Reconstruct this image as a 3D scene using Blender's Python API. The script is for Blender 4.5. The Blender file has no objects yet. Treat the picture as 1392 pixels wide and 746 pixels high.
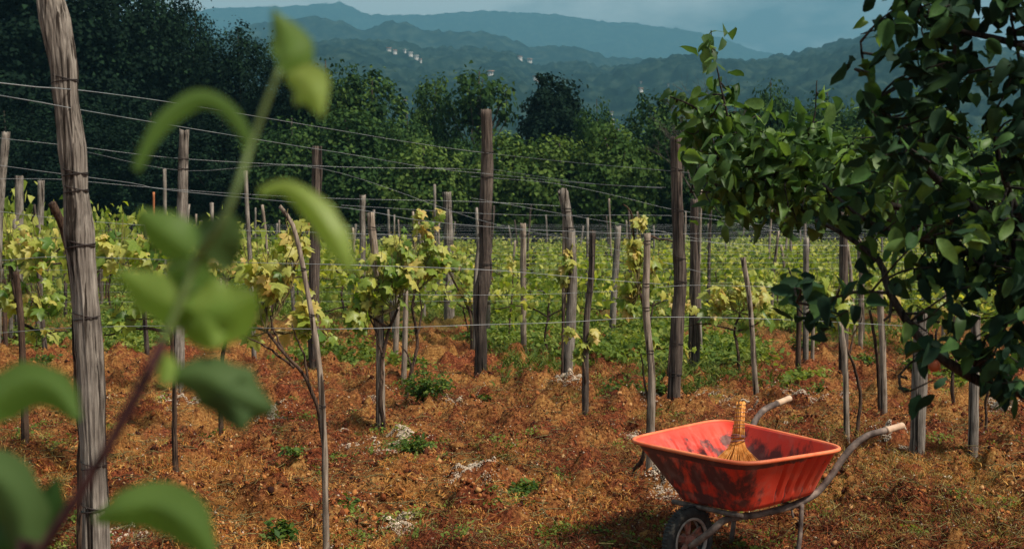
import bpy, math, random
import numpy as np
from mathutils import Vector, Matrix

# ------------------------------------------------------------------ camera, world, sun, exposure
scene = bpy.context.scene
PI = math.pi
EYE, FPX, CX, CY, HOR = 1.8, 1546.7, 696.0, 373.0, 295.0
PITCH = math.atan((CY - HOR) / FPX)
cam_d = bpy.data.cameras.new('camera'); cam = bpy.data.objects.new('camera', cam_d)
scene.collection.objects.link(cam); scene.camera = cam
cam_d.sensor_width = 36; cam_d.lens = 40; cam_d.clip_start = 0.05; cam_d.clip_end = 9000
cam.location = (0, 0, EYE); cam.rotation_euler = (PI / 2 - PITCH, 0, 0)
cam_d.dof.use_dof = True; cam_d.dof.focus_distance = 7.0; cam_d.dof.aperture_fstop = 5.0

SUN_EL, SUN_AZ = math.radians(52), math.radians(118)      # azimuth from +Y (away from camera) towards +X (right)
sun_vec = Vector((math.sin(SUN_AZ) * math.cos(SUN_EL), math.cos(SUN_AZ) * math.cos(SUN_EL), math.sin(SUN_EL)))
sd = bpy.data.lights.new('sun', 'SUN'); sd.energy = 4.5; sd.angle = math.radians(9.0); sd.color = (1.0, .92, .80)
sun = bpy.data.objects.new('sun', sd); scene.collection.objects.link(sun)
sun.rotation_euler = sun_vec.to_track_quat('Z', 'Y').to_euler()

world = bpy.data.worlds.new('World'); scene.world = world; world.use_nodes = True
wt = world.node_tree; wt.nodes.clear()
wo = wt.nodes.new('ShaderNodeOutputWorld'); bg = wt.nodes.new('ShaderNodeBackground'); bg.inputs[1].default_value = 0.085
sky = wt.nodes.new('ShaderNodeTexSky'); sky.sky_type = 'NISHITA'; sky.sun_disc = False
sky.sun_elevation = SUN_EL; sky.sun_rotation = SUN_AZ
tc = wt.nodes.new('ShaderNodeTexCoord'); mp = wt.nodes.new('ShaderNodeMapping'); mp.inputs['Scale'].default_value = (1, 1, 2.6); mp.inputs['Location'].default_value = (.35, 0, .1)
nz = wt.nodes.new('ShaderNodeTexNoise'); nz.inputs['Scale'].default_value = 4.5; nz.inputs['Detail'].default_value = 7; nz.inputs['Roughness'].default_value = .55
cr = wt.nodes.new('ShaderNodeValToRGB'); cr.color_ramp.elements[0].position = .40; cr.color_ramp.elements[0].color = (.9, 1.55, 1.85, 1)
cr.color_ramp.elements[1].position = .62; cr.color_ramp.elements[1].color = (5.6, 6.1, 6.0, 1)
mx = wt.nodes.new('ShaderNodeMix'); mx.data_type = 'RGBA'; mx.inputs[0].default_value = .92
wt.links.new(tc.outputs['Generated'], mp.inputs['Vector']); wt.links.new(mp.outputs[0], nz.inputs['Vector'])
wt.links.new(nz.outputs['Fac'], cr.inputs[0]); wt.links.new(sky.outputs[0], mx.inputs[6]); wt.links.new(cr.outputs[0], mx.inputs[7])
wt.links.new(mx.outputs[2], bg.inputs[0]); wt.links.new(bg.outputs[0], wo.inputs[0])

vs = scene.view_settings; vs.view_transform = 'Standard'; vs.look = 'None'; vs.exposure = 0.90; vs.gamma = 1
scene.cycles.max_bounces = 6; scene.cycles.diffuse_bounces = 2; scene.cycles.transmission_bounces = 3
scene.cycles.volume_bounces = 1; scene.cycles.use_denoising = True

# ------------------------------------------------------------------ helpers
rng = np.random.default_rng(7); random.seed(7)
COL = scene.collection
FWD = np.array((0, math.cos(PITCH), -math.sin(PITCH))); UP = np.array((0, math.sin(PITCH), math.cos(PITCH)))
def P(px, py, d):
    r = FWD * FPX + np.array((1, 0, 0)) * (px - CX) + UP * (CY - py)
    return np.array((0, 0, EYE)) + r * (d / r[1])
def G(px, py):
    r = FWD * FPX + np.array((1, 0, 0)) * (px - CX) + UP * (CY - py)
    p = np.array((0, 0, EYE)) + r * (EYE / -r[2]); return p
def to_px(p):
    q = np.asarray(p, float) - (0, 0, EYE); f = q @ FWD
    return CX + q[0] / f * FPX, CY - (q @ UP) / f * FPX

def _h(i, j, k):
    n = (i * 374761393 + j * 668265263 + k * 2147483647 * 0 + k * 1274126177) & 0xffffffff
    n = ((n ^ (n >> 13)) * 1103515245) & 0xffffffff
    n = ((n ^ (n >> 16)) * 668265263) & 0xffffffff
    return ((n ^ (n >> 15)) & 0xffff) / 65535.0
def vn(x, y, z=0.0):
    x, y, z = np.broadcast_arrays(np.asarray(x, float), np.asarray(y, float), np.asarray(z, float))
    i, j, k = (np.floor(a).astype(np.int64) for a in (x, y, z)); u, v, w = x - i, y - j, z - k
    u, v, w = (a * a * (3 - 2 * a) for a in (u, v, w)); r = 0
    for a in (0, 1):
        for b in (0, 1):
            for c in (0, 1):
                r = r + _h(i + a, j + b, k + c) * (u if a else 1 - u) * (v if b else 1 - v) * (w if c else 1 - w)
    return r
def fbm(x, y, z=0.0, o=4):
    s, a, t = 0, 1, 0
    for n in range(o):
        s = s + a * vn(np.asarray(x) * 2 ** n + 17 * n, np.asarray(y) * 2 ** n + 5 * n, np.asarray(z) * 2 ** n); t += a; a *= .5
    return s / t

def mesh_np(name, V, tris=None, quads=None, mat=None, smooth=False, tint=None):
    me = bpy.data.meshes.new(name)
    V = np.asarray(V, np.float32); faces = []
    nt = 0 if tris is None else len(tris); nq = 0 if quads is None else len(quads)
    lp = np.concatenate([np.asarray(a, np.int32).ravel() for a in (tris, quads) if a is not None and len(a)])
    st = np.concatenate([np.arange(nt) * 3, nt * 3 + np.arange(nq) * 4]).astype(np.int32)
    me.vertices.add(len(V)); me.vertices.foreach_set('co', V.ravel())
    me.loops.add(len(lp)); me.loops.foreach_set('vertex_index', lp)
    me.polygons.add(nt + nq); me.polygons.foreach_set('loop_start', st)
    if smooth: me.polygons.foreach_set('use_smooth', np.ones(nt + nq, bool))
    me.update(calc_edges=True)
    if tint is not None:
        at = me.attributes.new('tint', 'FLOAT', 'POINT'); at.data.foreach_set('value', np.asarray(tint, np.float32))
    if mat: me.materials.append(mat)
    return me
def link(name, me, parent=None, loc=None):
    o = bpy.data.objects.new(name, me); COL.objects.link(o)
    if loc is not None: o.location = loc
    if parent is not None: o.parent = parent
    return o
def tag(o, label=None, cat=None, group=None, kind=None):
    if label: o['label'] = label
    if cat: o['category'] = cat
    if group: o['group'] = group
    if kind: o['kind'] = kind
    return o
def thing(name, loc, label, cat, group=None):
    o = bpy.data.objects.new(name, None); o.empty_display_size = .1; COL.objects.link(o); o.location = tuple(loc)
    return tag(o, label, cat, group)

class MB:
    """collects shapes with offsets; local origin is subtracted at build"""
    def __init__(s): s.V, s.T, s.Q, s.n = [], [], [], 0
    def add(s, V, T=None, Q=None):
        V = np.asarray(V, float)
        if T is not None and len(T): s.T.append(np.asarray(T) + s.n)
        if Q is not None and len(Q): s.Q.append(np.asarray(Q) + s.n)
        s.V.append(V); s.n += len(V); return s
    def tube(s, pts, rad, sides=8, cap=True, rough=0.0, seed=0, closed=False, groove=0.0):
        pts = np.asarray(pts, float); n = len(pts); rad = np.broadcast_to(np.asarray(rad, float), (n,))
        d = np.gradient(pts, axis=0)
        if closed: d = np.roll(pts, -1, 0) - np.roll(pts, 1, 0)
        d /= np.linalg.norm(d, axis=1)[:, None] + 1e-12
        ref = np.array((1., 0, 0)) if abs(d[0][0]) < .9 else np.array((0, 0, 1.)); U = []
        for k in range(n):
            u = ref - d[k] * (ref @ d[k]); u /= np.linalg.norm(u); U.append(u); ref = u
        U = np.array(U); W = np.cross(d, U); a = np.arange(sides) * 2 * PI / sides
        L = np.concatenate([[0], np.cumsum(np.linalg.norm(np.diff(pts, axis=0), axis=1))])
        r = rad[:, None] * np.ones((1, sides))
        if rough:
            ca, sa = np.cos(a)[None], np.sin(a)[None]; R0 = rad.mean()
            r = r * (1 + rough * (fbm(ca * 2 + seed, sa * 2, L[:, None] / R0 * .25) - .5) * 2
                     + groove * (vn(ca * 6 + seed, sa * 6, L[:, None] / R0 * .07) - .5) * 2
                     + groove * .7 * (vn(ca * 12 + seed, sa * 12, L[:, None] / R0 * .12) - .5) * 2)
        V = pts[:, None] + r[..., None] * (np.cos(a)[None, :, None] * U[:, None] + np.sin(a)[None, :, None] * W[:, None])
        m = n if closed else n - 1
        i = np.arange(m)[:, None] * sides; i2 = ((np.arange(m) + 1) % n)[:, None] * sides; j = np.arange(sides)[None]; j2 = (j + 1) % sides
        Q = np.stack([i + j, i + j2, i2 + j2, i2 + j], -1).reshape(-1, 4)
        V = V.reshape(-1, 3); T = []
        if cap and not closed:
            c0, c1 = len(V), len(V) + 1
            V = np.concatenate([V, [pts[0], pts[-1] + d[-1] * (rad[-1] * .15)]])
            for q in range(sides):
                T.append((c0, (q + 1) % sides, q)); T.append((c1, (n - 1) * sides + q, (n - 1) * sides + (q + 1) % sides))
        return s.add(V, T, Q)
    def box(s, c, h, R=None):
        V = np.array([(x, y, z) for x in (-1, 1) for y in (-1, 1) for z in (-1, 1)], float) * np.asarray(h)
        if R is not None: V = V @ np.asarray(R).T
        return s.add(V + np.asarray(c), Q=[(0, 1, 3, 2), (4, 6, 7, 5), (0, 4, 5, 1), (2, 3, 7, 6), (0, 2, 6, 4), (1, 5, 7, 3)])
    def build(s, name, mat, parent=None, origin=None, smooth=True, loc=None):
        V = np.concatenate(s.V); o = np.zeros(3)
        if parent is not None and loc is None: o = np.array(parent.location)
        if origin is not None: o = np.asarray(origin, float)
        T = np.concatenate(s.T) if s.T else None; Q = np.concatenate(s.Q) if s.Q else None
        me = mesh_np(name, V - o, T, Q, mat, smooth)
        return link(name, me, parent, loc=(tuple(origin) if origin is not None and parent is None else loc))

def smoothpath(pts, n, wob=0.0, seed=0):
    pts = np.asarray(pts, float); k = len(pts)
    t = np.concatenate([[0], np.cumsum(np.linalg.norm(np.diff(pts, axis=0), axis=1))]); t /= t[-1]
    P4 = np.concatenate([[2 * pts[0] - pts[1]], pts, [2 * pts[-1] - pts[-2]]]); out = []
    for s in np.linspace(0, 1, n):
        i = min(int(np.searchsorted(t, s, 'right') - 1), k - 2); i = max(i, 0)
        u = (s - t[i]) / (t[i + 1] - t[i] + 1e-12); a, b, c, d = P4[i:i + 4]
        out.append(.5 * (2 * b + (c - a) * u + (2 * a - 5 * b + 4 * c - d) * u * u + (3 * b - a - 3 * c + d) * u ** 3))
    out = np.array(out)
    if wob:
        s = np.linspace(0, 1, n)
        for ax in range(out.shape[1] if out.shape[1] < 4 else 3):
            out[:, ax] += (fbm(s * 5 + seed * 3.1, ax * 7.7 + seed, 0, 3) - .5) * 2 * wob * np.minimum(1, 4 * s)
    return out

# ------------------------------------------------------------------ materials
def newmat(name):
    m = bpy.data.materials.new(name); m.use_nodes = True; nt = m.node_tree; nt.nodes.clear()
    out = nt.nodes.new('ShaderNodeOutputMaterial'); b = nt.nodes.new('ShaderNodeBsdfPrincipled')
    nt.links.new(b.outputs[0], out.inputs[0]); return m, nt, b, out
def nd(nt, t, **k):
    n = nt.nodes.new(t)
    for a, v in k.items():
        if a in n.inputs: n.inputs[a].default_value = v
        else: setattr(n, a, v)
    return n
def ramp(nt, fac, stops):
    r = nt.nodes.new('ShaderNodeValToRGB'); e = r.color_ramp.elements
    e[0].position, e[0].color = stops[0][0], (*stops[0][1], 1); e[1].position, e[1].color = stops[-1][0], (*stops[-1][1], 1)
    for p, c in stops[1:-1]:
        q = e.new(p); q.color = (*c, 1)
    nt.links.new(fac, r.inputs[0]); return r
def leaf_mat(name, stops, trans=.35, rough=.5, spec=.3, tcol=None):
    m, nt, b, out = newmat(name)
    oi = nd(nt, 'ShaderNodeObjectInfo'); at = nd(nt, 'ShaderNodeAttribute'); at.attribute_name = 'tint'
    ad = nd(nt, 'ShaderNodeMath', operation='ADD'); fr = nd(nt, 'ShaderNodeMath', operation='FRACT')
    nt.links.new(oi.outputs['Random'], ad.inputs[0]); nt.links.new(at.outputs['Fac'], ad.inputs[1]); nt.links.new(ad.outputs[0], fr.inputs[0])
    r = ramp(nt, fr.outputs[0], stops)
    tcn = nd(nt, 'ShaderNodeTexCoord'); n = nd(nt, 'ShaderNodeTexNoise', Scale=9.0, Detail=4.0)
    nt.links.new(tcn.outputs['Object'], n.inputs['Vector'])
    mu = nd(nt, 'ShaderNodeMix'); mu.data_type = 'RGBA'; mu.blend_type = 'MULTIPLY'; mu.inputs[0].default_value = .55
    g = ramp(nt, n.outputs['Fac'], [(.3, (.55, .6, .5)), (.7, (1.15, 1.1, 1.0))])
    nt.links.new(r.outputs[0], mu.inputs[6]); nt.links.new(g.outputs[0], mu.inputs[7])
    nt.links.new(mu.outputs[2], b.inputs['Base Color']); b.inputs['Roughness'].default_value = rough; b.inputs['Specular IOR Level'].default_value = spec
    tr = nd(nt, 'ShaderNodeBsdfTranslucent'); hs = nd(nt, 'ShaderNodeHueSaturation', Hue=.485, Saturation=1.15, Value=1.5)
    nt.links.new(mu.outputs[2], hs.inputs['Color']); nt.links.new(hs.outputs[0], tr.inputs[0])
    mi = nd(nt, 'ShaderNodeMixShader'); mi.inputs[0].default_value = trans
    nt.links.new(b.outputs[0], mi.inputs[1]); nt.links.new(tr.outputs[0], mi.inputs[2]); nt.links.new(mi.outputs[0], out.inputs[0])
    return m
def wood_mat(name, dark, mid, light, scale=1.0, bump=.5):
    m, nt, b, out = newmat(name)
    tcn = nd(nt, 'ShaderNodeTexCoord'); oi = nd(nt, 'ShaderNodeObjectInfo')
    mp = nd(nt, 'ShaderNodeMapping'); mp.inputs['Scale'].default_value = (1, 1, .05)
    nt.links.new(tcn.outputs['Object'], mp.inputs[0])
    vm = nd(nt, 'ShaderNodeVectorMath', operation='ADD'); nt.links.new(mp.outputs[0], vm.inputs[0]); nt.links.new(oi.outputs['Random'], vm.inputs[1])
    n1 = nd(nt, 'ShaderNodeTexNoise', Scale=90 * scale, Detail=6.0, Roughness=.65); nt.links.new(vm.outputs[0], n1.inputs['Vector'])
    n2 = nd(nt, 'ShaderNodeTexNoise', Scale=5.0 * scale, Detail=4.0); nt.links.new(tcn.outputs['Object'], n2.inputs['Vector'])
    ad = nd(nt, 'ShaderNodeMath', operation='MULTIPLY_ADD'); ad.inputs[1].default_value = .35; nt.links.new(n2.outputs['Fac'], ad.inputs[0]); 
    ml = nd(nt, 'ShaderNodeMath', operation='MULTIPLY'); ml.inputs[1].default_value = .65; nt.links.new(n1.outputs['Fac'], ml.inputs[0]); nt.links.new(ml.outputs[0], ad.inputs[2])
    r = ramp(nt, ad.outputs[0], [(.36, dark), (.48, mid), (.62, light)])
    mp2 = nd(nt, 'ShaderNodeMapping'); mp2.inputs['Scale'].default_value = (1, 1, .035); nt.links.new(tcn.outputs['Object'], mp2.inputs[0])
    n3 = nd(nt, 'ShaderNodeTexNoise', Scale=34 * scale, Detail=3.0, Distortion=.6); nt.links.new(mp2.outputs[0], n3.inputs['Vector'])
    ck = ramp(nt, n3.outputs['Fac'], [(.385, (.16, .14, .13)), (.43, (1, 1, 1))]); mc = nd(nt, 'ShaderNodeMix'); mc.data_type = 'RGBA'; mc.blend_type = 'MULTIPLY'; mc.inputs[0].default_value = 1.0
    nt.links.new(r.outputs[0], mc.inputs[6]); nt.links.new(ck.outputs[0], mc.inputs[7])
    nt.links.new(mc.outputs[2], b.inputs['Base Color']); b.inputs['Roughness'].default_value = .9; b.inputs['Specular IOR Level'].default_value = .15
    bp = nd(nt, 'ShaderNodeBump', Strength=bump, Distance=.01); nt.links.new(n1.outputs['Fac'], bp.inputs['Height']); nt.links.new(bp.outputs[0], b.inputs['Normal'])
    return m
def flat_mat(name, stops, scale=8.0, rough=.7, spec=.3, metal=0.0, bump=.2, detail=5.0):
    m, nt, b, out = newmat(name)
    tcn = nd(nt, 'ShaderNodeTexCoord'); n = nd(nt, 'ShaderNodeTexNoise', Scale=scale, Detail=detail, Roughness=.6)
    nt.links.new(tcn.outputs['Object'], n.inputs['Vector']); r = ramp(nt, n.outputs['Fac'], stops)
    nt.links.new(r.outputs[0], b.inputs['Base Color']); b.inputs['Roughness'].default_value = rough
    b.inputs['Specular IOR Level'].default_value = spec; b.inputs['Metallic'].default_value = metal
    bp = nd(nt, 'ShaderNodeBump', Strength=bump, Distance=.01); nt.links.new(n.outputs['Fac'], bp.inputs['Height']); nt.links.new(bp.outputs[0], b.inputs['Normal'])
    return m

M = {}
M['vine_green'] = leaf_mat('vine_leaf_green', [(0, (.09, .18, .03)), (.45, (.23, .31, .05)), (1, (.42, .45, .09))], .48, .42, .35)
M['vine_yellow'] = leaf_mat('vine_leaf_yellow', [(0, (.30, .34, .08)), (.6, (.48, .46, .11)), (1, (.58, .42, .14))], .45, .45, .3)
M['far_vine'] = leaf_mat('far_vine_leaf', [(0, (.09, .15, .03)), (.5, (.27, .33, .06)), (1, (.50, .49, .14))], .45, .6, .15)
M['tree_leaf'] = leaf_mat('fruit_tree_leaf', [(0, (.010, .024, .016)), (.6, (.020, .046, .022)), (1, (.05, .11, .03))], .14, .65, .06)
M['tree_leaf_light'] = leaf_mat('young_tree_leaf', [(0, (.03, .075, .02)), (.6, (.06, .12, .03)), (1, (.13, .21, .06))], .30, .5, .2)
M['shrub_leaf'] = leaf_mat('shrub_leaf', [(0, (.028, .062, .02)), (.5, (.065, .13, .032)), (1, (.14, .23, .055))], .38, .5, .2)
M['shoot_leaf'] = leaf_mat('shoot_leaf', [(0, (.22, .34, .07)), (.5, (.26, .38, .085)), (1, (.32, .43, .11))], .62, .45, .3)
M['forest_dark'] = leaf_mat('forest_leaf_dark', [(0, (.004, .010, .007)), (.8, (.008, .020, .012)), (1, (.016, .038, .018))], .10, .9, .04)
M['forest_mid'] = leaf_mat('forest_leaf_mid', [(0, (.012, .030, .012)), (.6, (.032, .068, .020)), (1, (.085, .14, .035))], .2, .9, .05)
M['forest_light'] = leaf_mat('forest_leaf_light', [(0, (.03, .065, .018)), (.6, (.06, .105, .025)), (1, (.13, .19, .045))], .25, .9, .05)
M['weed'] = leaf_mat('weed_leaf', [(0, (.035, .08, .02)), (.6, (.07, .125, .02)), (1, (.14, .18, .03))], .3, .6, .15)
M['post'] = wood_mat('weathered_post_wood', (.035, .027, .022), (.15, .125, .105), (.30, .26, .22), 1.1, .8)
M['post_brown'] = wood_mat('brown_post_wood', (.020, .015, .013), (.060, .044, .036), (.15, .115, .092), .8, .7)
M['stake'] = wood_mat('grey_stake_wood', (.07, .05, .04), (.19, .145, .11), (.36, .29, .23), 1.2, .5)
M['vine_bark'] = wood_mat('vine_bark', (.02, .012, .010), (.055, .032, .022), (.12, .075, .05), 1.5, .8)
M['cane'] = wood_mat('vine_cane', (.06, .045, .02), (.13, .10, .04), (.22, .18, .07), 2, .2)
M['branch'] = wood_mat('tree_branch_bark', (.012, .010, .009), (.028, .022, .018), (.06, .05, .04), 2, .4)
M['trunk'] = wood_mat('forest_trunk_bark', (.02, .016, .013), (.05, .04, .032), (.10, .08, .065), .3, .5)
M['wire'] = flat_mat('galvanised_wire', [(.3, (.15, .16, .17)), (.7, (.34, .34, .34))], 3, .5, .4, .4, 0)
M['rust'] = flat_mat('rusty_tie_wire', [(.3, (.015, .012, .012)), (.7, (.05, .035, .03))], 30, .7, .3, .3, .2)

# ------------------------------------------------------------------ leaf templates and clouds
def tri_fan(outline, c):
    V = [c] + outline; n = len(outline); return np.array(V, float), np.array([(0, i + 1, (i + 1) % n + 1) for i in range(n)])
_h = _h
def grape(curl=.25, fold=.25, seed=0):
    r = random.Random(seed)
    half = [(.10, -.20), (.33, -.24), (.50, -.02), (.34, .14), (.47, .24), (.58, .46), (.34, .44), (.22, .50), (.17, .68)]
    pts = [(0, -.03)] + half + [(0, .92)] + [(-x, y) for x, y in reversed(half)]
    out = []
    for x, y in pts:
        x *= 1 + r.uniform(-.08, .08); y += r.uniform(-.03, .03)
        out.append((x, y, -fold * abs(x) - curl * y * y * .6 + r.uniform(-.05, .05)))
    return tri_fan(out, (0, .14, .06))
def ovate(wid=.30, curl=.3, fold=.2, seed=0, wav=.03):
    r = random.Random(seed); prof = [(0, .02), (.10, .50), (.30, .95), (.55, 1.0), (.78, .74), (.93, .34), (1, .0)]
    V, T = [], []; ph = r.uniform(0, 6)
    for y, w in prof:
        z = -curl * y * y + .05 * math.sin(y * 7 + ph)
        V += [(-w * wid * (1 + r.uniform(-.1, .1)), y + r.uniform(-.02, .02), z + fold * w * wid + r.uniform(-wav, wav)), (0, y, z), (w * wid * (1 + r.uniform(-.1, .1)), y + r.uniform(-.02, .02), z + fold * w * wid + r.uniform(-wav, wav))]
    for k in range(6):
        a = 3 * k; T += [(a, a + 1, a + 4), (a, a + 4, a + 3), (a + 1, a + 2, a + 5), (a + 1, a + 5, a + 4)]
    return np.array(V, float), np.array(T)
GRAPES = [grape(.3 + .3 * (k % 3), .1 + .17 * (k % 4), k) for k in range(7)]
OVATES = [ovate(.23 + .045 * (k % 3), .15 + .55 * (k % 4) / 3, .2 + .55 * (k % 3), k, .05) for k in range(7)]
SMALL = (np.array([(0, 0, 0), (.32, .45, .06), (0, 1, -.15), (-.32, .45, .06)], float), np.array([(0, 1, 2), (0, 2, 3)]))
JAG = (np.array([(0, 0, 0), (.5, .1, .05), (.3, .55, -.03), (.0, 1, -.12), (-.34, .5, .06), (-.45, .05, -.05)], float), np.array([(0, 1, 2), (0, 2, 3), (0, 3, 4), (0, 4, 5)]))

def frames(N, T):
    """rotation matrices (n,3,3) with columns x, tip(y), normal(z)"""
    N = N / (np.linalg.norm(N, axis=1)[:, None] + 1e-9); T = T - N * (T * N).sum(1)[:, None]
    T /= np.linalg.norm(T, axis=1)[:, None] + 1e-9; X = np.cross(T, N)
    return np.stack([X, T, N], -1)
def cloud_mesh(name, pos, R, size, tmpl, mat, seed=0, tint=None):
    r = np.random.default_rng(seed); tm = tmpl if isinstance(tmpl, list) else [tmpl]
    Vs, Ts, tt, off = [], [], [], 0; pick = r.integers(0, len(tm), len(pos)); tin = r.random(len(pos)) if tint is None else tint
    for k, (tv, tf) in enumerate(tm):
        s = np.where(pick == k)[0]
        if not len(s): continue
        V = np.einsum('nij,kj->nki', R[s], tv) * size[s][:, None, None] + pos[s][:, None]
        F = tf[None] + (np.arange(len(s)) * len(tv))[:, None, None] + off
        Vs.append(V.reshape(-1, 3)); Ts.append(F.reshape(-1, 3)); tt.append(np.repeat(tin[s], len(tv))); off += len(s) * len(tv)
    return mesh_np(name, np.concatenate(Vs), np.concatenate(Ts), None, mat, False, np.concatenate(tt))
LEAFMESH = {}
def leaf_objects(name, parent, pos, R, size, kind, mat, seed=0):
    tm = {'grape': GRAPES, 'ovate': OVATES}[kind]; r = random.Random(seed); pl = np.array(parent.location)
    for p, m, s in zip(pos, R, size):
        k = r.randrange(len(tm)); key = (kind, k, mat.name)
        if key not in LEAFMESH: LEAFMESH[key] = mesh_np(name, tm[k][0], tm[k][1], None, mat)
        o = bpy.data.objects.new(name, LEAFMESH[key]); COL.objects.link(o); o.parent = parent
        mm = np.eye(4); mm[:3, :3] = m * s; mm[:3, 3] = p - pl; o.matrix_basis = Matrix(mm.tolist())

# ------------------------------------------------------------------ ground
MOUNDS = []          # gravel heaps: px, py, half width px
for a in [(540, 606, 34), (478, 612, 14), (642, 658, 30), (655, 684, 18), (248, 548, 30), (372, 574, 20), (768, 541, 26), (628, 556, 20), (960, 548, 24),
          (1085, 547, 30), (905, 676, 24), (1218, 612, 24), (548, 716, 20), (525, 712, 10), (175, 735, 30), (862, 594, 16), (1140, 545, 14), (1365, 567, 20), (515, 545, 14), (1015, 563, 14), (880, 553, 18), (470, 590, 8), (700, 625, 6), (1075, 590, 10)]:
    g = G(a[0], a[1]); MOUNDS.append((g[0], g[1], a[2] / FPX * g[1]))
def gz(x, y, fine=True):
    x = np.asarray(x, float); y = np.asarray(y, float)
    z = (fbm(x * .35 + 3, y * .35, 0, 2) - .5) * .10
    if fine:
        f = np.clip((26 - y) / 8, 0, 1)
        z = z + f * ((fbm(x * 1.6, y * 1.6, 3, 3) - .5) * .12 + np.clip(fbm(x * 4, y * 4, 9, 3) - .50, 0, 1) * .52 + np.clip(fbm(x * 8, y * 8, 2, 2) - .56, 0, 1) * .28 - np.clip(.40 - fbm(x * 5 + 9, y * 5, 4, 2), 0, 1) * .45 + (fbm(x * 12, y * 12, 1, 2) - .5) * .05)
    w = np.clip(np.hypot((x - 1.2) / 2.2, (y - 5.9) / 1.6), 0, 1); w = w * w * (3 - 2 * w)
    z = z * (.25 + .75 * w) - .02 * (1 - w)
    for mx_, my_, mw in MOUNDS:
        z = z + .03 * np.exp(-(((x - mx_) / mw) ** 2 + ((y - my_) / (mw * 1.3)) ** 2))
    return z
def axis(dense0, dense1, step, lo, hi):
    a = list(np.arange(dense0, dense1, step)); s = step; v = a[-1]
    while v < hi: s *= 1.22; v += s; a.append(v)
    s = step; v = dense0; b = []
    while v > lo: s *= 1.22; v -= s; b.append(v)
    return np.array(b[::-1] + a)
xs = axis(-9, 9, .04, -3400, 3400); ys = axis(5.6, 19, .045, -60, 2900)
XX, YY = np.meshgrid(xs, ys); ZZ = gz(XX, YY)
far = YY > 75
ZZ = np.where(far, -.4 * (YY - 75) / 20 * np.clip((400 - YY) / 200, 0, 1) * 0 - .3, ZZ)
nx = len(xs); ny = len(ys); ii = (np.arange(ny - 1)[:, None] * nx + np.arange(nx - 1)[None]).ravel()
m, nt, b, out = newmat('reddish_soil')
tcn = nd(nt, 'ShaderNodeTexCoord')
n1 = nd(nt, 'ShaderNodeTexNoise', Scale=1.3, Detail=6.0, Roughness=.7); n2 = nd(nt, 'ShaderNodeTexNoise', Scale=38.0, Detail=6.0, Roughness=.75)
n3 = nd(nt, 'ShaderNodeTexVoronoi', Scale=55.0); n4 = nd(nt, 'ShaderNodeTexNoise', Scale=.5, Detail=5.0)
for n in (n1, n2, n3, n4): nt.links.new(tcn.outputs['Object'], n.inputs['Vector'])
c1 = ramp(nt, n2.outputs['Fac'], [(.34, (.016, .007, .006)), (.47, (.10, .023, .009)), (.60, (.24, .065, .024)), (.74, (.46, .26, .14))])
c2 = ramp(nt, n2.outputs['Fac'], [(.34, (.045, .018, .008)), (.5, (.24, .10, .026)), (.7, (.46, .27, .09))])
mi = nd(nt, 'ShaderNodeMix'); mi.data_type = 'RGBA'
mr = ramp(nt, n1.outputs['Fac'], [(.42, (0, 0, 0)), (.58, (1, 1, 1))]); nt.links.new(mr.outputs[0], mi.inputs[0])
nt.links.new(c1.outputs[0], mi.inputs[6]); nt.links.new(c2.outputs[0], mi.inputs[7])
# small stones and chaff flecks
fl = ramp(nt, n3.outputs['Distance'], [(.10, (1, 1, 1)), (.16, (0, 0, 0))]); vc = ramp(nt, n3.outputs['Color'], [(.80, (0, 0, 0)), (.84, (1, 1, 1))])
fm = nd(nt, 'ShaderNodeMath', operation='MULTIPLY'); nt.links.new(fl.outputs[0], fm.inputs[0]); nt.links.new(vc.outputs[0], fm.inputs[1])
mf = nd(nt, 'ShaderNodeMix'); mf.data_type = 'RGBA'; mf.inputs[7].default_value = (.42, .33, .24, 1)
nt.links.new(fm.outputs[0], mf.inputs[0]); nt.links.new(mi.outputs[2], mf.inputs[6])
# green undergrowth tint further back
sp = nd(nt, 'ShaderNodeSeparateXYZ'); nt.links.new(tcn.outputs['Object'], sp.inputs[0])
mrg = nd(nt, 'ShaderNodeMapRange'); mrg.inputs['From Min'].default_value = 14; mrg.inputs['From Max'].default_value = 22; nt.links.new(sp.outputs['Y'], mrg.inputs['Value'])
ga = nd(nt, 'ShaderNodeMath', operation='MULTIPLY'); gr = ramp(nt, n4.outputs['Fac'], [(.38, (.15, .15, .15)), (.55, (1, 1, 1))])
nt.links.new(mrg.outputs[0], ga.inputs[0]); nt.links.new(gr.outputs[0], ga.inputs[1])
mg = nd(nt, 'ShaderNodeMix'); mg.data_type = 'RGBA'; mg.inputs[7].default_value = (.06, .075, .018, 1)
nt.links.new(ga.outputs[0], mg.inputs[0]); nt.links.new(mf.outputs[2], mg.inputs[6]); nt.links.new(mg.outputs[2], b.inputs['Base Color'])
b.inputs['Roughness'].default_value = .95; b.inputs['Specular IOR Level'].default_value = .1
bp = nd(nt, 'ShaderNodeBump', Strength=.9, Distance=.03); nt.links.new(n2.outputs['Fac'], bp.inputs['Height']); nt.links.new(bp.outputs[0], b.inputs['Normal'])
M['soil'] = m
tag(link('ground', mesh_np('ground', np.stack([XX, YY, ZZ], -1).reshape(-1, 3), None, np.stack([ii, ii + 1, ii + nx + 1, ii + nx], -1), m, True)), kind='structure')

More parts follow.
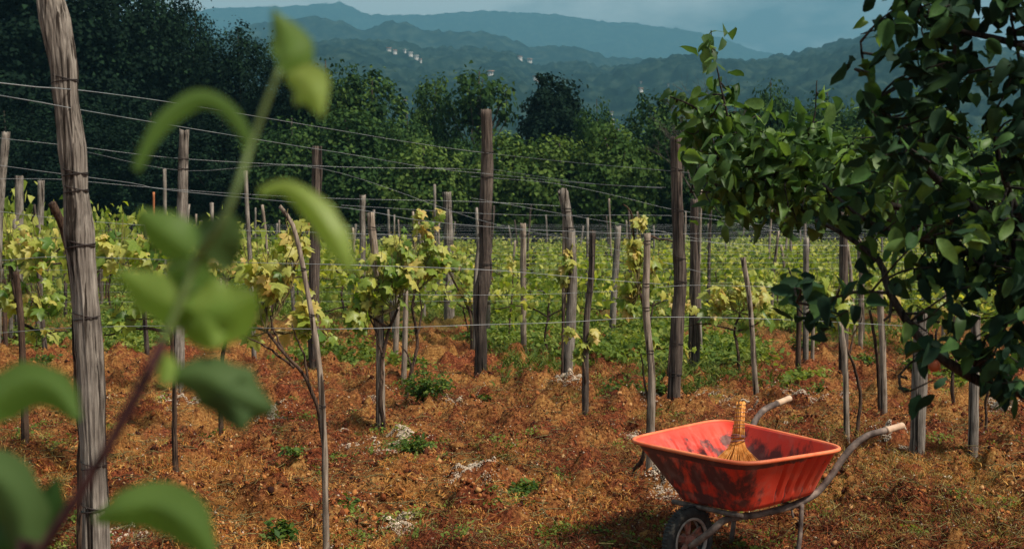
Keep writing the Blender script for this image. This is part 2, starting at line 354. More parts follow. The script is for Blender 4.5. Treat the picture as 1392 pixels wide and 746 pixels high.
# ------------------------------------------------------------------ hills
def hill(name, prof, d0, d1, dback, mat, amp, seed, base=-2.0, cols=760, rows=150):
    px = np.array([p[0] for p in prof]); py = np.array([p[1] for p in prof])
    A = np.linspace(-300, 1700, cols); ridge = np.interp(A, px, py)
    D = np.concatenate([np.linspace(d0, d1, rows), np.linspace(d1 + (dback - d1) / 20, dback, 20)])
    t = np.concatenate([np.linspace(0, 1, rows), 1 - np.linspace(0, 1, 21)[1:]])
    shp = t ** .8 * (1 - .0 * t); hz = (HOR - ridge) / FPX * d1 + EYE
    X = ((A - CX) / FPX)[None] * D[:, None]; Y = D[:, None] * np.ones((1, cols))
    Z = base + (hz[None] - base) * shp[:, None]
    valley = (fbm(X / 160 + seed, Y / 160, 0, 4) - .5) * (hz.mean() * .34) * (np.sin(np.clip(t, 0, 1) * PI) ** .8)[:, None]
    trees = (fbm(X / 7 + seed, Y / 12, 0, 3) - .5) * amp * 1.3 * np.minimum(1, t * 6)[:, None]
    Z = Z + valley + trees
    i = (np.arange(len(D) - 1)[:, None] * cols + np.arange(cols - 1)[None]).ravel()
    V = np.stack([X, Y, Z], -1)
    tag(link(name, mesh_np(name, V.reshape(-1, 3), None, np.stack([i, i + 1, i + cols + 1, i + cols], -1), mat, True)), kind='structure')
    return V
M['hill'] = flat_mat('wooded_hillside', [(.38, (.003, .008, .008)), (.5, (.008, .017, .013)), (.64, (.026, .040, .028))], .06, 1, 0, 0, 0, 12)
R1 = [(-500, 40), (200, 60), (330, 55), (430, 62), (464, 58), (494, 57), (547, 62), (587, 68), (641, 68), (691, 73), (711, 82), (734, 92), (758, 87), (791, 88), (831, 95), (871, 88), (928, 83),
      (960, 85), (1015, 87), (1061, 78), (1115, 65), (1162, 53), (1185, 42), (1202, 38), (1238, 40), (1262, 46), (1345, 67), (1392, 85), (1500, 110), (1900, 60)]
R2 = [(-500, 60), (200, 70), (290, 62), (334, 38), (384, 30), (434, 27), (464, 32), (494, 43), (515, 37), (531, 33), (554, 33), (581, 43), (671, 47), (718, 65), (781, 66), (831, 80), (881, 82), (920, 86), (1100, 120), (1900, 100)]
R3 = [(-500, 40), (200, 30), (300, 14), (400, 12), (464, 7), (504, 23), (560, 24), (620, 20), (651, 18), (711, 20), (764, 24), (824, 33), (865, 35), (928, 43), (975, 53), (1028, 72), (1071, 77), (1200, 95), (1900, 60)]
H1 = hill('hill_near', R1, 420, 1200, 1330, M['hill'], 9, 1)
hill('hill_middle', R2, 1350, 1750, 1900, M['hill'], 8, 5, cols=420, rows=50)
hill('mountain_far', R3, 2900, 3500, 3650, M['hill'], 9, 9, cols=420, rows=50)

# houses on the near hill
M['h_wall'] = flat_mat('white_house_wall', [(.3, (.27, .26, .25)), (.7, (.40, .38, .35))], .4, .9, .1, 0, 0)
M['h_roof'] = flat_mat('house_roof', [(.3, (.20, .10, .07)), (.7, (.30, .17, .12))], .6, .9, .1, 0, 0)
M['h_dark'] = flat_mat('house_window', [(.3, (.02, .02, .03)), (.7, (.05, .05, .06))], .6, .4, .4, 0, 0)
def house(px, py, w, label, rz=.3, light_roof=False):
    q = H1.reshape(-1, 3); qx = CX + q[:, 0] / q[:, 1] * FPX; qy = HOR - (q[:, 2] - EYE) / q[:, 1] * FPX
    cand = np.where((np.abs(qx - px) < 6) & (np.abs(qy - py) < 2.5) & (q[:, 1] < 1205))[0]
    k = cand[np.argmin(q[cand, 1])] if len(cand) else np.argmin((qx - px) ** 2 + (qy - py) ** 2 + (q[:, 1] > 1205) * 1e6)
    p = q[k]; W = w * .6 / FPX * p[1] / 2; Dp = W * .7; H = W * .7
    t = thing('house', (p[0], p[1], p[2] - 1), label, 'house', 'houses on the far wooded hillside')
    z0 = -6; h = H + 2.2
    b = MB(); b.box((0, 0, (z0 + h) / 2), (W, Dp, (h - z0) / 2)); b.build('wall', M['h_wall'], t, origin=(0, 0, 0), smooth=False, loc=(0, 0, 0))
    r = MB(); o = .5; e = h; rh = W * .45
    r.add([(-W - o, -Dp - o, e), (W + o, -Dp - o, e), (W + o, Dp + o, e), (-W - o, Dp + o, e), (-W - o, 0, e + rh), (W + o, 0, e + rh)], [(0, 4, 3), (1, 2, 5)], [(0, 1, 5, 4), (2, 3, 4, 5), (0, 3, 2, 1)])
    r.build('roof', M['h_wall'] if light_roof else M['h_roof'], t, origin=(0, 0, 0), smooth=False, loc=(0, 0, 0))
    for sx in (-.5, .5):
        c = MB(); c.box((sx * W, -Dp - .02, h * .6), (W * .14, .06, h * .16)); c.build('window', M['h_dark'], t, origin=(0, 0, 0), smooth=False, loc=(0, 0, 0))
    t.rotation_euler.z = rz
HS = [(534, 71, 9, 'white house highest and leftmost in the hilltop village'), (543, 75, 8, 'small white house beside the highest one in the hilltop village'),
      (557, 72, 6, 'narrow pale house at the top middle of the hilltop village'), (563, 78, 9, 'white house in the middle of the hilltop village'),
      (571, 83, 9, 'broad white house low in the hilltop village'), (577, 85, 6, 'lowest and rightmost white house of the hilltop village'),
      (712, 82, 9, 'pale house on the ridge right of the tall centre post'), (725, 86, 10, 'long pale house next to the ridge house above the round tree'),
      (672, 103, 12, 'long low pale building on the slope above the centre post'), (733, 110, 11, 'pale low building on the slope above the round dark tree'),
      (556, 141, 5, 'lone white house low on the slope under the village'), (834, 157, 5, 'topmost of the white houses right of the round dark tree'),
      (834, 170, 9, 'large white house right of the round dark tree'), (836, 180, 7, 'lowest of the white houses right of the round dark tree'),
      (874, 126, 8, 'white house alone on the slope left of the bare tree'), (872, 113, 3, 'tiny white house above the lone slope house'), (904, 117, 3, 'tiny white house just left of the bare tree')]
for k, (px, py, w, lb) in enumerate(HS): house(px, py, w, lb, .2 + .5 * math.sin(k * 2.3), k in (2, 3, 4, 12))

# ------------------------------------------------------------------ forest trees
def crown_arrays(n_clump, per, rx, rz, cz, seed, leaf, spread=.26, gap=.0, flat=.75):
    r = np.random.default_rng(seed)
    u = r.normal(size=(n_clump, 3)); u /= np.linalg.norm(u, axis=1)[:, None]
    rad = r.random(n_clump) ** .4
    lump = .72 + .5 * fbm(u[:, 0] * 2.2 + seed, u[:, 1] * 2.2, u[:, 2] * 2.2, 2)
    c = u * rad[:, None] * lump[:, None] * (rx, rx, rz) + (0, 0, cz)
    cs = rx * spread * (.6 + .8 * r.random(n_clump))
    off = r.normal(size=(n_clump, per, 3)) * .5 * cs[:, None, None] * (1, 1, flat)
    pos = (c[:, None] + off).reshape(-1, 3)
    N = (off / cs[:, None, None] * .8 + u[:, None] * .6 + (0, 0, .5) + r.normal(size=off.shape) * .55).reshape(-1, 3)
    T = r.normal(size=N.shape) + (0, 0, -.4)
    tint = np.clip(np.repeat(r.random(n_clump) * .75, per) + r.random(len(pos)) * .25, 0, .999)
    return pos, frames(N, T), leaf * (.6 + .8 * r.random(len(pos))), tint, c
def make_tree_meshes(key, H, rx, crown_lo, clumps, per, leaf, mat, seed, spread=.26, trunk_r=.18):
    cz = (H + crown_lo) / 2; rz = (H - crown_lo) / 2 * .95
    pos, R, size, tint, c = crown_arrays(clumps, per, rx * .92, rz, cz, seed, leaf, spread)
    ok = pos[:, 2] > .1; cm = cloud_mesh('crown', pos[ok], R[ok], size[ok], JAG, mat, seed, tint[ok])
    b = MB(); r = np.random.default_rng(seed + 5)
    tp = smoothpath([(0, 0, -.3), (.1, 0, H * .3), (-.1, .1, H * .6), (0, 0, H * .93)], 14, .12, seed); b.tube(tp, np.linspace(trunk_r, .03, 14), 8)
    for q in c[r.choice(len(c), min(26, len(c)), replace=False)]:
        s = tp[int(np.clip(q[2] / H * 10, 2, 11))]; mid = (s + q) / 2 + (0, 0, -.2); b.tube(smoothpath([s, mid, q], 5), np.linspace(trunk_r * .3, .02, 5), 4, False)
    V = np.concatenate(b.V); tm = mesh_np('trunk', V, np.concatenate(b.T), np.concatenate(b.Q), M['trunk'], True)
    return cm, tm, H, rx
TREES = {
 'tall_dark': make_tree_meshes('a', 14, 3.6, 1.0, 330, 84, .16, M['forest_dark'], 11),
 'tall_dark2': make_tree_meshes('b', 13, 3.2, .8, 300, 84, .16, M['forest_dark'], 23),
 'mid': make_tree_meshes('c', 8, 2.6, .5, 260, 40, .19, M['forest_mid'], 31),
 'mid2': make_tree_meshes('d', 8, 2.3, .5, 240, 40, .19, M['forest_mid'], 47),
 'light': make_tree_meshes('e', 6, 2.4, .3, 240, 38, .18, M['forest_light'], 53),
 'light2': make_tree_meshes('g', 6, 2.1, .3, 220, 38, .18, M['forest_light'], 59),
 'round_dark': make_tree_meshes('f', 8, 2.5, 1.0, 520, 40, .17, M['forest_dark'], 61, .16),
 'wispy': make_tree_meshes('h', 8, 1.7, 4.4, 46, 34, .20, M['forest_mid'], 71, .30, .14),
}
def tree(px, top, wpx, d, kind, label, rz=None, group='trees at the edge of the wood'):
    cm, tm, H, rx = TREES[kind]; tpz = P(px, top, d)
    s = tpz[2] / H * 1.07; sx = (wpx / FPX * d / 2) / rx
    t = thing('broadleaf_tree', (tpz[0], d, 0), label, 'tree', group)
    for nm, me in (('crown', cm), ('trunk', tm)):
        o = link(nm, me, t)
    t.scale = (sx, sx, s); t.rotation_euler.z = rz if rz is not None else (px * 7.13) % 6.28
TT = [(-60, -120, 260, 58, 'tall_dark', 'tall dark tree at the far left edge of the wood'),
 (40, -90, 240, 54, 'tall_dark2', 'tall dark tree behind the weathered post top'),
 (140, -70, 230, 56, 'tall_dark', 'tall dark tree just right of the weathered post'),
 (213, -26, 130, 57, 'tall_dark2', 'dark tree whose crown meets the sky at the wood corner'),
 (266, 12, 110, 56, 'tall_dark', 'dark tree with a spiky top beside the sky corner'),
 (322, 40, 130, 55, 'tall_dark2', 'dark tree sloping down behind the blurred shoot'),
 (385, 66, 130, 53, 'tall_dark', 'dark tree behind the topmost blurred leaf'),
 (442, 80, 120, 52, 'mid', 'green tree just right of the blurred shoot tip'),
 (505, 106, 120, 52, 'mid2', 'dark green tree below the hilltop village'),
 (552, 152, 90, 50, 'mid', 'low dark tree between the village and the centre post'),
 (592, 116, 80, 53, 'mid2', 'slim green tree just left of the tall centre post'),
 (652, 96, 92, 52, 'wispy', 'wispy open tree rising behind the tall centre post'),
 (750, 113, 128, 60, 'round_dark', 'round dense dark tree right of the centre post'),
 (810, 134, 70, 50, 'mid', 'green tree overlapping the round dark tree on its right'),
 (884, 138, 90, 53, 'mid2', 'layered green tree left of the thick wrapped post'),
 (1048, 108, 80, 56, 'mid', 'tree with pointed crown behind the green shrub'),
 (1012, 150, 90, 52, 'mid2', 'low tree between the bare tree and the pointed one'),
 (1125, 124, 110, 60, 'mid', 'tree below the hill slope and left of the fruit tree'),
 (1190, 150, 110, 58, 'mid2', 'tree half hidden by the fruit tree branches'),
 (1270, 160, 130, 60, 'light', 'pale green tree behind the dark fruit tree leaves'),
 (1352, 176, 130, 60, 'light2', 'pale green tree at the right edge behind the fruit tree'),
 (1450, 170, 130, 60, 'light', 'pale green tree beyond the right edge of the fruit tree'),
 (575, 200, 130, 46, 'light', 'low bright green tree left of the centre post base'),
 (690, 188, 120, 46, 'light2', 'low bright green tree just right of the centre post'),
 (640, 175, 80, 50, 'mid', 'low green tree directly under the wispy tree'),
 (760, 190, 130, 46, 'light', 'bright bushy tree in front of the round dark tree'),
 (838, 178, 120, 45, 'light2', 'bright bushy tree between round tree and wrapped post'),
 (918, 168, 110, 47, 'mid2', 'bushy tree directly behind the thick wrapped post'),
 (985, 200, 120, 46, 'light', 'bushy tree behind the shrub just right of wrapped post'),
 (1075, 172, 130, 48, 'mid', 'bushy tree behind the middle of the green shrub'),
 (1165, 185, 130, 48, 'light2', 'bushy tree behind the right of the green shrub'),
 (470, 158, 130, 46, 'mid2', 'bushy tree behind the drooping blurred leaf'),
 (395, 160, 130, 47, 'mid', 'bushy tree behind the blurred stem'),
 (300, 150, 140, 48, 'tall_dark2', 'low dark tree behind the blurred arching leaf'),
 (205, 150, 140, 48, 'tall_dark', 'low dark tree right of the weathered post'),
 (95, 140, 150, 48, 'tall_dark2', 'low dark tree behind the weathered post'),
 (5, 150, 150, 48, 'tall_dark', 'low dark tree at the left edge')]
for a in TT: tree(*a)
# bare tree
def bare_tree():
    base = P(952, 300, 44); t = thing('bare_tree', (base[0], 44, 0), 'leafless twiggy tree behind the thick wrapped post', 'tree')
    b = MB(); r = random.Random(4)
    def br(p, d, L, rad, lev):
        q = p + d * L; mid = (p + q) / 2 + np.array((r.uniform(-1, 1), r.uniform(-1, 1), 0)) * L * .06
        b.tube([p, mid, q], [rad, rad * .8, rad * .6], 5 if lev < 2 else 3, False)
        if lev == 5: return
        for k in range(3 if lev else 5):
            nd_ = d + np.array((r.uniform(-1, 1), r.uniform(-1, 1), r.uniform(-.2, .5))) * .62; nd_ /= np.linalg.norm(nd_)
            br(p + d * L * r.uniform(.6, 1), nd_, L * r.uniform(.55, .8), rad * .55, lev + 1)
    br(np.array((base[0], 44, 0.)), np.array((0, 0, 1.)), 2.9, .09, 0)
    b.build('trunk', M['trunk'], t)
bare_tree()
# undergrowth band closing the wood below the crowns
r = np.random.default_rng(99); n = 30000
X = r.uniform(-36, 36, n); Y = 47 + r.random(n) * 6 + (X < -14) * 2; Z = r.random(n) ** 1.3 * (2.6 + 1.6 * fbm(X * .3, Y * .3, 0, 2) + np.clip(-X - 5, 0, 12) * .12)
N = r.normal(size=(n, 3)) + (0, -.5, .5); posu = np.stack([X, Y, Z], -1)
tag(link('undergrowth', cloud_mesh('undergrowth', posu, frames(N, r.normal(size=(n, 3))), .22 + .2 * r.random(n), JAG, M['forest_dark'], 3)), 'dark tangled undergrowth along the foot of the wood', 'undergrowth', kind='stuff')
# ------------------------------------------------------------------ posts and stakes
def wood_post(name, pts, mat, label, cat, sides=14, rough=.10, groove=.05, seed=0, group=None, n=30, ties=(), splinter=0.0):
    pts = np.asarray(pts, float); base = pts[0].copy(); t = thing(name, (base[0], base[1], 0), label, cat, group)
    path = smoothpath(pts[:, :3], n, 0.0); rad = np.interp(np.linspace(0, 1, n), np.linspace(0, 1, len(pts)), pts[:, 3])
    jit = (fbm(np.linspace(0, 4, n) + seed, seed * 1.7, 0, 3) - .5); path[:, 0] += jit * rad.mean() * .3
    b = MB(); b.tube(path, rad, sides, True, rough, seed * 3.3 + 1, False, groove)
    if splinter:
        V = b.V[0]; last = slice((n - 1) * sides, n * sides); a = np.arange(sides)
        V[last, 2] += splinter * (vn(a * 1.7 + seed, 3.3) - .35); V[-1, 2] -= splinter * .3
    b.build('pole' if name == 'vineyard_post' else 'stake_pole', mat, t)
    for z in ties:
        k = int(np.argmin(np.abs(path[:, 2] - z))); c = path[k]; rr = rad[k] * 1.06; w = MB()
        for q in range(2):
            a = np.linspace(0, 2 * PI, 15)[:-1]; tl = (q * .5 - .2) * rr * .8
            w.tube(np.stack([c[0] + rr * np.cos(a), c[1] + rr * np.sin(a), c[2] + q * .012 + tl * np.cos(a + seed)], -1), .0032 if rad[k] > .05 else .0025, 5, closed=True)
        w.build('wire_tie', M['rust'], t)
    return t
def px_post(name, pl, d, base_py, w, mat, label, cat, **k):
    """pl: (px,py) from base to top at depth d; w: widths px"""
    g = G(pl[0][0], base_py); d = g[1] if d is None else d
    pts = []
    ws = np.interp(np.linspace(0, 1, len(pl)), np.linspace(0, 1, len(w)), w)
    for (px, py), ww in zip(pl, ws):
        p = P(px, py, d); pts.append((*p, ww / FPX * d / 2))
    pts[0] = (pts[0][0], pts[0][1], -.15, pts[0][3])
    return wood_post(name, pts, mat, label, cat, **k)
# big weathered post at left
bp_pts = [(137, 905, 46), (131, 746, 43), (129, 663, 41), (126, 580, 40), (123, 498, 40), (117, 415, 37), (110, 332, 36), (103, 249, 38), (99, 200, 38), (90, 133, 37), (88, 100, 36), (85, 78, 40), (82, 62, 31), (79, 48, 37), (75, 30, 32), (71, 10, 36), (66, -12, 40), (60, -30, 30)]
pts = []
for px, py, w in bp_pts:
    p = P(px, py, 4.6); pts.append((*p, w / FPX * 4.6 / 2 * (.88 if py > 80 else .95)))
pts[0] = (pts[0][0], 4.6, -.15, pts[0][3])
big = wood_post('vineyard_post', pts, M['post'], 'thick weathered grey post with deep cracks, nearest at the left', 'post', sides=90, rough=.16, groove=.085, seed=3, n=260,
          ties=[P(0, y, 4.6)[2] for y in (110, 237, 262, 335, 432, 632, 690)])
POSTS = []
def post(px, base_py, top_px, top_py, w, mat, label, ties=(), name='vineyard_post', mids=(), seed=0, splinter=.04, sides=16, groove=.09):
    pl = [(px, base_py)] + list(mids) + [(top_px, top_py)]
    d = G(px, base_py)[1]
    return px_post(name, pl, None, base_py, w, M[mat], label, 'post' if name == 'vineyard_post' else 'stake', seed=seed or int(px), ties=[P(0, y, d)[2] for y in ties], splinter=splinter, n=60 if w[0] > 10 else 34,
                   sides=sides if w[0] > 10 else 10, groove=groove, rough=.12, group='tall trellis posts' if name == 'vineyard_post' else 'thin vine stakes')
post(652, 513, 661, 150, [18, 17, 16, 21, 16, 17, 17, 16, 15], 'post_brown', 'tall dark brown post in the centre with a swollen knot', (207, 240, 300, 360), mids=[(654, 470), (653, 430), (655, 395), (660, 365), (659, 300), (662, 240), (662, 190)])
post(914, 561, 919, 186, [19, 18, 18, 17, 16, 16], 'post_brown', 'thick brown post with wire wraps behind the wheelbarrow', (233, 285, 352, 388, 470, 510), mids=[(918, 500), (921, 430), (924, 380), (920, 270)])
post(242, 532, 251, 178, [15, 15, 14, 13], 'post', 'tall grey post right of the weathered post and above the vines', (218, 230), mids=[(244, 400), (248, 250)])
post(427, 505, 431, 200, [15, 15, 13], 'post_brown', 'tall dark post behind the bent stake', (228,), mids=[(427, 380), (430, 280)])
post(-6, 470, 8, 180, [13, 12, 11], 'post', 'leaning post cut by the left edge', (), mids=[(-2, 300)])
post(25, 460, 26, 240, [11, 11], 'post', 'short grey post left of the weathered post', ())
post(52, 455, 56, 246, [9, 9], 'post', 'slim grey post nearly hidden by the weathered post', ())
post(611, 442, 608, 262, [15, 14, 12], 'post', 'grey post just left of the tall centre post', (285, 330), mids=[(610, 350)])
post(492, 440, 493, 266, [9, 9], 'post', 'slim dark post left of the pale stake top', ())
post(768, 522, 765, 261, [15, 14, 13, 14], 'post', 'grey split topped post right of the tall centre post', (312, 285), mids=[(778, 400), (773, 310)], splinter=.12)
post(776, 450, 772, 300, [13, 12], 'post_brown', 'dark post standing directly behind the split topped post', ())
post(712, 482, 711, 304, [8, 8], 'stake', 'straight thin post between centre post and split topped post', (320,), sides=12)
post(831, 456, 840, 308, [10, 9, 9], 'post', 'leaning grey post left of the yellow leafed vine', (), mids=[(836, 380)])
post(942, 515, 944, 272, [17, 15, 10], 'post_brown', 'brown post behind and right of the wrapped post', (300,), mids=[(944, 400)])
post(952, 490, 946, 300, [8, 7], 'post', 'thin grey post leaning on the brown one behind', ())
post(1246, 621, 1252, 425, [21, 19, 17], 'post', 'thick grey post under the fruit tree branch', (452,), mids=[(1250, 520)], sides=24, groove=.12)
post(1322, 626, 1327, 430, [14, 13, 11], 'post', 'slimmer grey post rightmost under the fruit tree', (470,), mids=[(1324, 530)], sides=18)
post(1146, 515, 1147, 290, [13, 12, 11], 'post_brown', 'brown post behind the left edge of the fruit tree', (), mids=[(1147, 400)])
post(1095, 500, 1096, 325, [8, 8], 'post', 'slim grey post left of the fruit tree twig', ())
post(1084, 518, 1087, 400, [8, 7], 'vine_bark', 'short dark post below the hanging twig leaves', ())
post(1172, 470, 1171, 350, [8, 8], 'post_brown', 'short brown post between two vines under the fruit tree', ())
def stk(px, base_py, top_px, top_py, w, label, mat='stake', mids=(), ties=(), splinter=.02):
    return post(px, base_py, top_px, top_py, w, mat, label, ties, 'vine_stake', mids, splinter=splinter)
stk(443, 748, 380, 281, [10, 9, 9, 8, 8, 7, 6.5, 5], 'bent pale stake curving left at its top, nearest in the centre left', mids=[(442, 660), (440, 580), (434, 500), (424, 430), (415, 380), (407, 338), (396, 302)], ties=(366, 430, 560))
stk(517, 588, 504, 290, [13, 12, 11, 10], 'straight pale stake right of the bent stake', mids=[(517, 480), (513, 380)], ties=(313,))
stk(548, 532, 552, 395, [8, 7], 'short grey stake beside the straight pale stake')
stk(537, 500, 540, 400, [7, 7], 'short grey stake left of its twin in the centre left')
stk(881, 664, 880, 318, [11, 10, 9], 'upright pale stake carrying the yellow leafed vine by the wheelbarrow', mids=[(886, 520), (878, 420)], ties=(334, 388, 424, 480))
stk(795, 571, 806, 314, [10, 9, 8], 'dark straight stake between split topped post and yellow leafed vine', 'post_brown', mids=[(797, 450), (803, 380)], ties=(346, 395))
stk(765, 522, 767, 290, [5, 5], 'very thin pale rod beside the split topped post')
stk(1030, 545, 1010, 350, [8, 7, 7], 'leaning pale stake among yellow leaves right of the wrapped post', mids=[(1020, 420)], ties=(445,))
stk(1152, 606, 1142, 440, [9, 8, 8], 'thin grey stake just right of the wheelbarrow tray', mids=[(1149, 500)])
stk(1202, 568, 1196, 395, [10, 9, 9], 'pale straight stake left of the thick post under the tree', mids=[(1200, 480)])
stk(1104, 502, 1106, 400, [5, 5], 'very thin stake beside the slim grey post')
stk(36, 628, 22, 370, [11, 9, 8], 'dark crooked stake at the left edge', 'vine_bark', mids=[(31, 500), (28, 430)])
stk(8, 480, 5, 380, [7, 6], 'short dark stake at the very left edge', 'vine_bark')

# ------------------------------------------------------------------ vines
def vine_leaves(t, pos, size, seed, ylw, objs=True):
    r = np.random.default_rng(seed); n = len(pos)
    N = r.normal(size=(n, 3)) * .5 + (.45, -.6, .6); T = r.normal(size=(n, 3)) * .5 + (0, -.1, -.9); R = frames(N, T)
    y = r.random(n) < ylw * 1.25 + .08
    leaf_objects('leaf', t, pos[~y], R[~y], size[~y], 'grape', M['vine_green'], seed)
    leaf_objects('leaf', t, pos[y], R[y], size[y] * .85, 'grape', M['vine_yellow'], seed + 1)
def vine(base, trunk, clusters, label, seed, d=None, tr=.017, canes=(), leaf=.105, dd=0, group='grapevines in the front rows'):
    """base px,py; trunk [(px,py)..] above base; clusters (px,py,rx,ry,n,yellow)"""
    g = G(*base); d = g[1] if d is None else d; rr = np.random.default_rng(seed)
    gx = P(base[0], base[1], d)[0]; t = thing('grapevine', (gx, d, 0), label, 'vine', group)
    b = MB(); path = [np.array((gx, d, -.1))] + [P(x, y, d + .05 * math.sin(i * 2 + seed)) for i, (x, y) in enumerate(trunk)]
    L = sum(np.linalg.norm(path[i + 1] - path[i]) for i in range(len(path) - 1)); n = max(10, int(L / .04))
    sp_ = smoothpath(path, n, .02, seed); b.tube(sp_, np.linspace(tr * 1.25, tr * .7, n), 9, True, .3, seed)
    b.build('trunk', M['vine_bark'], t); head = path[-1]
    for cn in canes:
        c = MB(); q = [P(x, y, d + .04 * math.sin(k * 1.3)) for k, (x, y) in enumerate(cn)]; q = smoothpath(q, 16, .012, seed + 3)
        c.tube(q, np.linspace(tr * .7, tr * .3, 16), 6, True, .25, seed); c.build('cane', M['vine_bark'], t)
    pet = MB()
    for ci, (cx, cy, rx, ry, nn, yl) in enumerate(clusters):
        nn = int(nn * 1.55)
        ns = max(2, nn // 7); pos, sz = [], []; fr = head
        if math.hypot(to_px(head)[0] - cx, to_px(head)[1] - cy) > 3 * max(rx, ry):
            fr = P(cx, cy + ry, d)
        for s in range(ns):
            a = rr.uniform(-1, 1); top = P(cx + rx * a * .9, cy - ry * rr.uniform(.3, 1.0), d + dd + rr.uniform(-1, 1) * rx / FPX * d * .7)
            midp = P(cx + rx * a * .5, cy + ry * .6, d + dd); sh = smoothpath([fr, midp, top], 12, .03, seed + s)
            c = MB(); c.tube(sh, np.linspace(.0045, .0018, 12), 5, False); c.build('shoot', M['cane'], t)
            for k in range(nn // ns):
                u = rr.uniform(.35, 1); q = sh[int(u * 11)]
                e = P(cx + rx * rr.normal() * .55, cy + ry * rr.normal() * .5, d + dd + rr.normal() * rx / FPX * d * .5)
                lp = q * .55 + e * .45; off = lp - q; L = np.linalg.norm(off)
                if L > .16: lp = q + off / L * .16
                pos.append(lp); sz.append(leaf * rr.uniform(.55, 1.25) * (1 - .35 * (u > .85)))
                pet.tube([q, (q + lp) / 2 + (0, 0, .01), lp], .0012, 3, False)
        vine_leaves(t, np.array(pos), np.array(sz), seed * 10 + ci, yl)
    if pet.n: tag(pet.build('petioles', M['cane'], t), kind='stuff')
    return t
vine((36, 622), [(33, 540), (30, 470), (22, 400), (15, 360)], [(45, 330, 50, 45, 34, .45), (20, 390, 40, 50, 26, .25), (75, 400, 40, 40, 20, .1), (50, 450, 30, 20, 6, .1)], 'leafy vine at the left edge in front of the weathered post', 1, canes=[[(30, 440), (60, 452), (90, 450)]])
vine((110, 640), [(112, 560), (108, 470), (103, 390), (92, 330), (72, 278)], [], 'dark bare vine stem bending away behind the weathered post', 2, d=4.78, tr=.022)
vine((238, 522), [(236, 480), (230, 450), (222, 430)], [(190, 340, 50, 50, 40, .45), (150, 330, 25, 40, 16, .4), (225, 390, 40, 40, 26, .25), (165, 420, 30, 25, 12, .1)], 'yellow green vine just right of the weathered post', 3, d=7.6, canes=[[(230, 450), (190, 447), (140, 455)], [(228, 440), (270, 430), (310, 420)]])
vine((300, 560), [(302, 500), (306, 450), (302, 400)], [(300, 350, 40, 40, 24, .5), (290, 410, 40, 30, 16, .3)], 'yellow green vine behind the blurred stem', 33, d=9.3)
vine((441, 752), [(443, 690), (441, 640), (436, 590), (418, 520), (385, 480), (362, 452)], [(368, 365, 52, 50, 60, .6), (402, 320, 24, 40, 22, .6), (412, 420, 30, 45, 26, .4), (345, 420, 25, 30, 12, .35), (440, 450, 15, 20, 5, .1), (335, 455, 14, 8, 2, 0)],
     'yellow leaved vine leaning left of the bent stake', 4, canes=[[(418, 520), (412, 480), (396, 440)], [(385, 480), (375, 455), (368, 430)], [(400, 500), (360, 470), (330, 455)]], leaf=.10, dd=.12, d=6.33, tr=.0115)
vine((523, 590), [(519, 540), (519, 480), (528, 445), (538, 420)], [(530, 370, 40, 50, 50, .3), (498, 395, 34, 44, 30, .15), (548, 335, 28, 34, 26, .4), (485, 425, 25, 25, 12, .05)], 'green vine wrapped round the straight pale stake', 5, canes=[[(519, 480), (510, 450), (500, 430)], [(528, 445), (480, 418), (440, 424)]], leaf=.11)
vine((548, 545), [(560, 500), (566, 460), (560, 420), (562, 400)], [(562, 360, 32, 44, 40, .35), (580, 318, 24, 38, 30, .45), (600, 345, 22, 30, 22, .3), (573, 290, 10, 12, 6, .7), (600, 290, 9, 12, 5, .7), (535, 330, 22, 18, 16, .4)], 'tall vine with two shoots between pale stake and centre post', 6, canes=[[(566, 460), (572, 430), (570, 395)], [(560, 500), (552, 480), (545, 470)]], leaf=.115)
vine((640, 480), [(640, 440), (633, 410), (610, 370)], [(615, 350, 30, 25, 30, .5), (640, 370, 20, 25, 18, .3), (635, 400, 25, 20, 12, .25)], 'yellow green vine touching the left of the centre post', 7, leaf=.12)
vine((866, 658), [(862, 640), (876, 620), (884, 560), (884, 480), (876, 430), (868, 400)], [(862, 340, 18, 40, 36, .55), (855, 390, 16, 25, 20, .2), (872, 300, 10, 14, 8, .85), (852, 415, 14, 16, 8, .05), (888, 350, 10, 25, 8, .4), (875, 385, 22, 20, 10, .2), (885, 455, 10, 14, 3, .1)],
     'tall vine with yellow top leaves on the stake by the wheelbarrow', 8, canes=[[(884, 560), (876, 520), (872, 480)], [(870, 400), (863, 340), (858, 290), (848, 278)], [(876, 320), (900, 325), (915, 328)]], leaf=.085, tr=.014)
vine((800, 571), [(793, 540), (794, 510), (792, 480)], [(772, 450, 12, 12, 8, .6), (790, 465, 18, 16, 12, .2), (808, 450, 10, 12, 6, .6), (782, 478, 14, 10, 6, .05)], 'low young vine on the dark straight stake', 9, leaf=.09, tr=.010)
vine((762, 523), [(764, 480), (766, 430), (770, 400)], [(772, 345, 16, 22, 22, .4), (764, 370, 14, 14, 10, .3)], 'small vine cluster clinging to the split topped post', 10, leaf=.12, tr=.012)
vine((905, 535), [(908, 500), (912, 460), (914, 430)], [(916, 400, 16, 20, 14, .75), (936, 412, 22, 18, 16, .6), (900, 420, 14, 14, 6, .3), (932, 478, 10, 16, 6, .4)], 'yellow leaved vine in front of the wrapped post', 11, leaf=.11, tr=.013)
vine((1005, 520), [(1003, 480), (1000, 450), (1005, 425)], [(985, 400, 32, 20, 34, .7), (1030, 395, 30, 20, 32, .7), (1050, 420, 22, 20, 16, .35), (1005, 385, 18, 12, 12, .8), (965, 420, 20, 18, 12, .3), (1018, 442, 14, 10, 4, 0)], 'broad yellow vine right of the wrapped post', 12, leaf=.13, canes=[[(1003, 450), (960, 440), (930, 444)], [(1003, 450), (1040, 436), (1070, 434)]])
